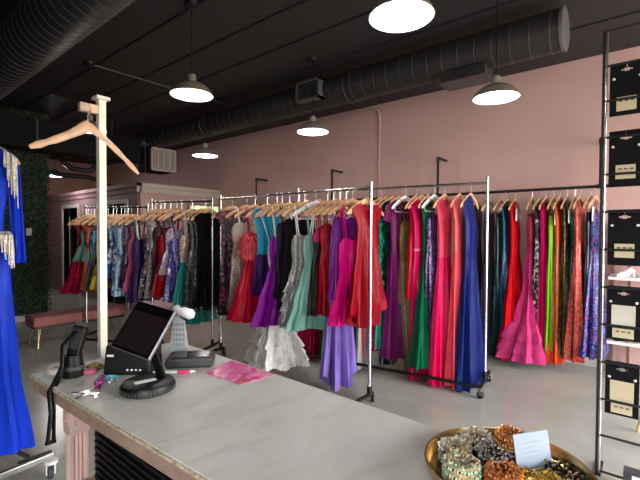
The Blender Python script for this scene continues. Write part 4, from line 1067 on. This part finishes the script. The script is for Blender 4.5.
for q,(u0,u1) in enumerate(((.2,.7),(.28,.62),(.22,.68),(.3,.6))):
    a=p0.lerp(p1,u0)+up*(.7-.13*q)-th; b=p0.lerp(p1,u1)+up*(.72-.13*q)-th; g.hexa([a,b,b+up*.02,a+up*.02],[a-th*.3,b-th*.3,b+up*.02-th*.3,a+up*.02-th*.3])
g.build('faint_lines',plain('faint_grey_ink',(150,158,168),.6),cdn,smooth=False)

# ------------------------------------------------------------------ jewellery stand on the right
js=thing('jewelry_stand','tall slim wire stand with black rungs at the right edge','stand',(3.03,-.05,0))
X=3.03; ya,yb=.256,-.40
MB().box(X-.014,X-.002,ya-.004,ya+.009,0,2.72).build('post',m_blkmetal,js,smooth=False)
MB().tube([(X-.008,ya-.012,.02),(X-.008,ya-.012,2.74)],.007,10).build('chrome_tube',m_chrome,js)
MB().box(X-.016,X,yb-.012,yb+.006,0,2.72).build('post',m_blkmetal,js,smooth=False)
ZS=[2.715,2.505,2.295,2.075,1.853,1.627,1.397,1.168,.94,.71,.48,.255,.03]
for z in ZS: MB().tube([(X-.008,ya,z),(X-.008,yb,z)],.0075,8).build('rung',m_blkmetal,js)
for y in(ya-.01,yb+.01): MB().box(X-.02,X+.16,y-.012,y+.012,0,.02).build('foot',m_blkmetal,js,smooth=False)
# carded jewellery sets
m_cardblk=plain('black_velvet_card',(13,12,16),.85,spec=.2)
m_pearl=plain('pearl',(226,220,210),.2,.1)
specs=[(ZS[1]+.01,.315,.228,.085,'topmost black jewelry card with yellow label at the right edge',0),
       (ZS[3]+.035,.335,.226,.085,'second black jewelry card from the top with yellow label',0),
       (ZS[5]+.012,.335,.224,.085,'third black jewelry card from the top with necklace print',0),
       (ZS[7]+.012,.325,.222,.085,'fourth black jewelry card from the top with big white label',1),
       (ZS[9]+.012,.325,.222,.085,'lowest black jewelry card with big cream label',1)]
for zt,h,yl,yr,lab,big in specs:
    yr=yl-.165
    c=thing('jewelry_card',lab,'jewelry card',(X+.005,(yl+yr)/2,zt-h),0,'black jewelry cards on the wire stand')
    xf=X+.003
    w=MB(); ym=(yl+yr)/2; hz=zt-.045
    # card with a euro hole: built from strips round the hole
    w.box(xf,xf+.003,yr,yl,zt-h,hz-.01); w.box(xf,xf+.003,yr,yl,hz+.01,zt); w.box(xf,xf+.003,ym+.028,yl,hz-.01,hz+.01); w.box(xf,xf+.003,yr,ym-.028,hz-.01,hz+.01)
    w.box(xf,xf+.003,ym+.012,ym+.028,hz+.004,hz+.01); w.box(xf,xf+.003,ym-.028,ym-.012,hz+.004,hz+.01); w.box(xf,xf+.003,ym+.012,ym+.028,hz-.01,hz-.004); w.box(xf,xf+.003,ym-.028,ym-.012,hz-.01,hz-.004)
    w.build('backing_card',m_cardblk,c,smooth=False)
    for s_ in(1,-1):
        MB().lathe([(.001,-.008),(.006,-.006),(.009,0),(.006,.006),(.001,.008)],14,c=(xf-.008,ym+s_*.062,zt-.095)).build('stud_earring',m_pearl,c)
    if big:
        lb=MB().box(xf-.0015,xf,ym-.058,ym+.058,zt-.245,zt-.115).build('label_card',plain('ivory_label',(206,198,186),.6) if zt>1 else m_cream,c,smooth=False)
        lb2=MB().box(xf-.0015,xf,ym-.052,ym+.052,zt-.312,zt-.255).build('label_strip',m_cream,c,smooth=False)
    else:
        lb2=MB().box(xf-.0015,xf,ym-.048,ym+.048,zt-.288,zt-.205).build('label_strip',m_cream,c,smooth=False)
    g=MB(); zz=zt-.225 if not big else zt-.27
    for q in range(3): g.box(xf-.0022,xf-.0014,ym+.036-.028*q-.018,ym+.036-.028*q,zz-.008,zz)
    o=g.build('printed_marks',plain('dark_ink',(70,66,60),.6),c,smooth=False); o.parent=lb2
    MB().tube([(X-.008,ym,zt-.012),(X+.004,ym,zt-.025),(X+.006,ym,hz)],.002,6).build('peg_hook',m_steel,c)
# white shelf unit at the right behind the stand
m_wsh=plain('white_shelf_paint',(216,210,212),.5,noise=.02)
su=thing('shelf_unit','white shelf unit against the pink wall at the right edge','shelf',(5.2,-.05,0))
for z in(.40,.72,1.045,1.37): MB().box(5.0,5.44,-.6,.36,z-.015,z+.015).build('shelf_board',m_wsh,su,smooth=False)
MB().box(5.40,5.44,.335,.36,0,1.6).build('side_upright',plain('brown_upright',(120,84,76),.6),su,smooth=False)
MB().box(5.36,5.40,.19,.215,0,1.6).build('back_upright',plain('brown_upright',(120,84,76),.6),su,smooth=False)
MB().box(5.40,5.44,-.6,-.575,0,1.6).build('side_upright',plain('brown_upright',(120,84,76),.6),su,smooth=False)
for i,(y,z,l) in enumerate(((.23,1.06,'white glossy shoe on the upper shelf right of the wire stand'),(.25,.415,'black sandal on the lower shelf behind the wire stand'),(.12,.415,'silver sandal on the lower shelf at the right edge'))):
    s_=thing('shoe',l,'shoe',(5.08,y,z))
    mt=(m_white,m_blk,m_steel)[i]
    MB().tube([(5.02,y+.06,z+.014),(5.04,y+.03,z+.02),(5.06,y-.02,z+.035),(5.07,y-.06,z+.085)],[.012,.028,.03,.026],10,flat=.7).build('upper',mt,s_)
    MB().tube([(5.02,y+.07,z+.004),(5.04,y+.03,z+.004),(5.06,y-.02,z+.02),(5.07,y-.07,z+.07)],[.016,.028,.024,.024],8,flat=.25,side=(0,0,1)).build('sole',plain('shoe_sole',(150,130,110),.6),s_)
    MB().tube([(5.072,y-.07,z+.07),(5.074,y-.075,z+.002)],[.012,.006],8).build('heel',mt,s_)
# light wooden stool leg behind the stand
st=thing('wooden_stool','light wooden stool with slanted legs behind the wire stand','stool',(3.75,-.08,0))
m_stool=plain('light_stool_wood',(206,176,128),.5,noise=.1,nscale=20)
MB().lathe([(.001,.47),(.16,.47),(.17,.48),(.17,.5),(.16,.51),(.001,.51)],32,c=(3.75,-.08,0)).build('seat',m_stool,st)
for a in(2.55,.9,4.0,5.5):
    MB().tube([(3.75+.10*math.cos(a),-.08+.10*math.sin(a),.475),(3.75+.2*math.cos(a),-.08+.2*math.sin(a),.004)],[.016,.011],10).build('leg',m_stool,st)
o=thing('storage_box','small dark box with white label on floor at lower right corner','box',(3.0,.1,0))
MB().box(2.93,3.0,.0,.12,.04,.12).build('box_body',plain('dark_grey_box',(60,60,64),.5),o,smooth=False)
MB().box(2.928,2.93,.02,.08,.06,.105).build('box_label',m_paper,o,smooth=False)

# ------------------------------------------------------------------ light
w=bpy.data.worlds.new('daylight'); scn.world=w; w.use_nodes=True
nt=w.node_tree; bg=nt.nodes['Background']
tc=nt.nodes.new('ShaderNodeTexCoord'); sp=nt.nodes.new('ShaderNodeSeparateXYZ'); rp=nt.nodes.new('ShaderNodeValToRGB')
nt.links.new(tc.outputs['Generated'],sp.inputs[0]); nt.links.new(sp.outputs['Z'],rp.inputs['Fac']); nt.links.new(rp.outputs['Color'],bg.inputs['Color'])
e=rp.color_ramp.elements; e[0].position=0; e[0].color=(.36,.34,.30,1); e[1].position=.35; e[1].color=(.92,.97,1,1)
x=e.new(.02); x.color=(.54,.53,.47,1); x=e.new(.12); x.color=(.96,.98,.95,1)
bg.inputs['Strength'].default_value=10.0
ld=bpy.data.lights.new('storefront_daylight','AREA'); ld.shape='RECTANGLE'; ld.size=4.2; ld.size_y=2.5; ld.cycles.is_portal=True
lo=bpy.data.objects.new('storefront_daylight',ld); COL.objects.link(lo); lo.location=(3.25,FY-.02,1.52); lo.rotation_euler=(PI/2,0,0)
ld=bpy.data.lights.new('side_daylight','AREA'); ld.shape='RECTANGLE'; ld.size=2.4; ld.size_y=1.6; ld.cycles.is_portal=True
lo=bpy.data.objects.new('side_daylight',ld); COL.objects.link(lo); lo.location=(LX-.02,-1.6,1.5); lo.rotation_euler=(PI/2,0,-PI/2)
for o in EMPTIES:
    if 'o_' in o: del o['o_']
vs=scn.view_settings; vs.view_transform='Standard'; vs.look='None'; vs.gamma=1; vs.use_curve_mapping=False; vs.exposure=1.22
scn.cycles.max_bounces=8; scn.cycles.diffuse_bounces=4; scn.cycles.use_denoising=True; scn.cycles.sample_clamp_indirect=6
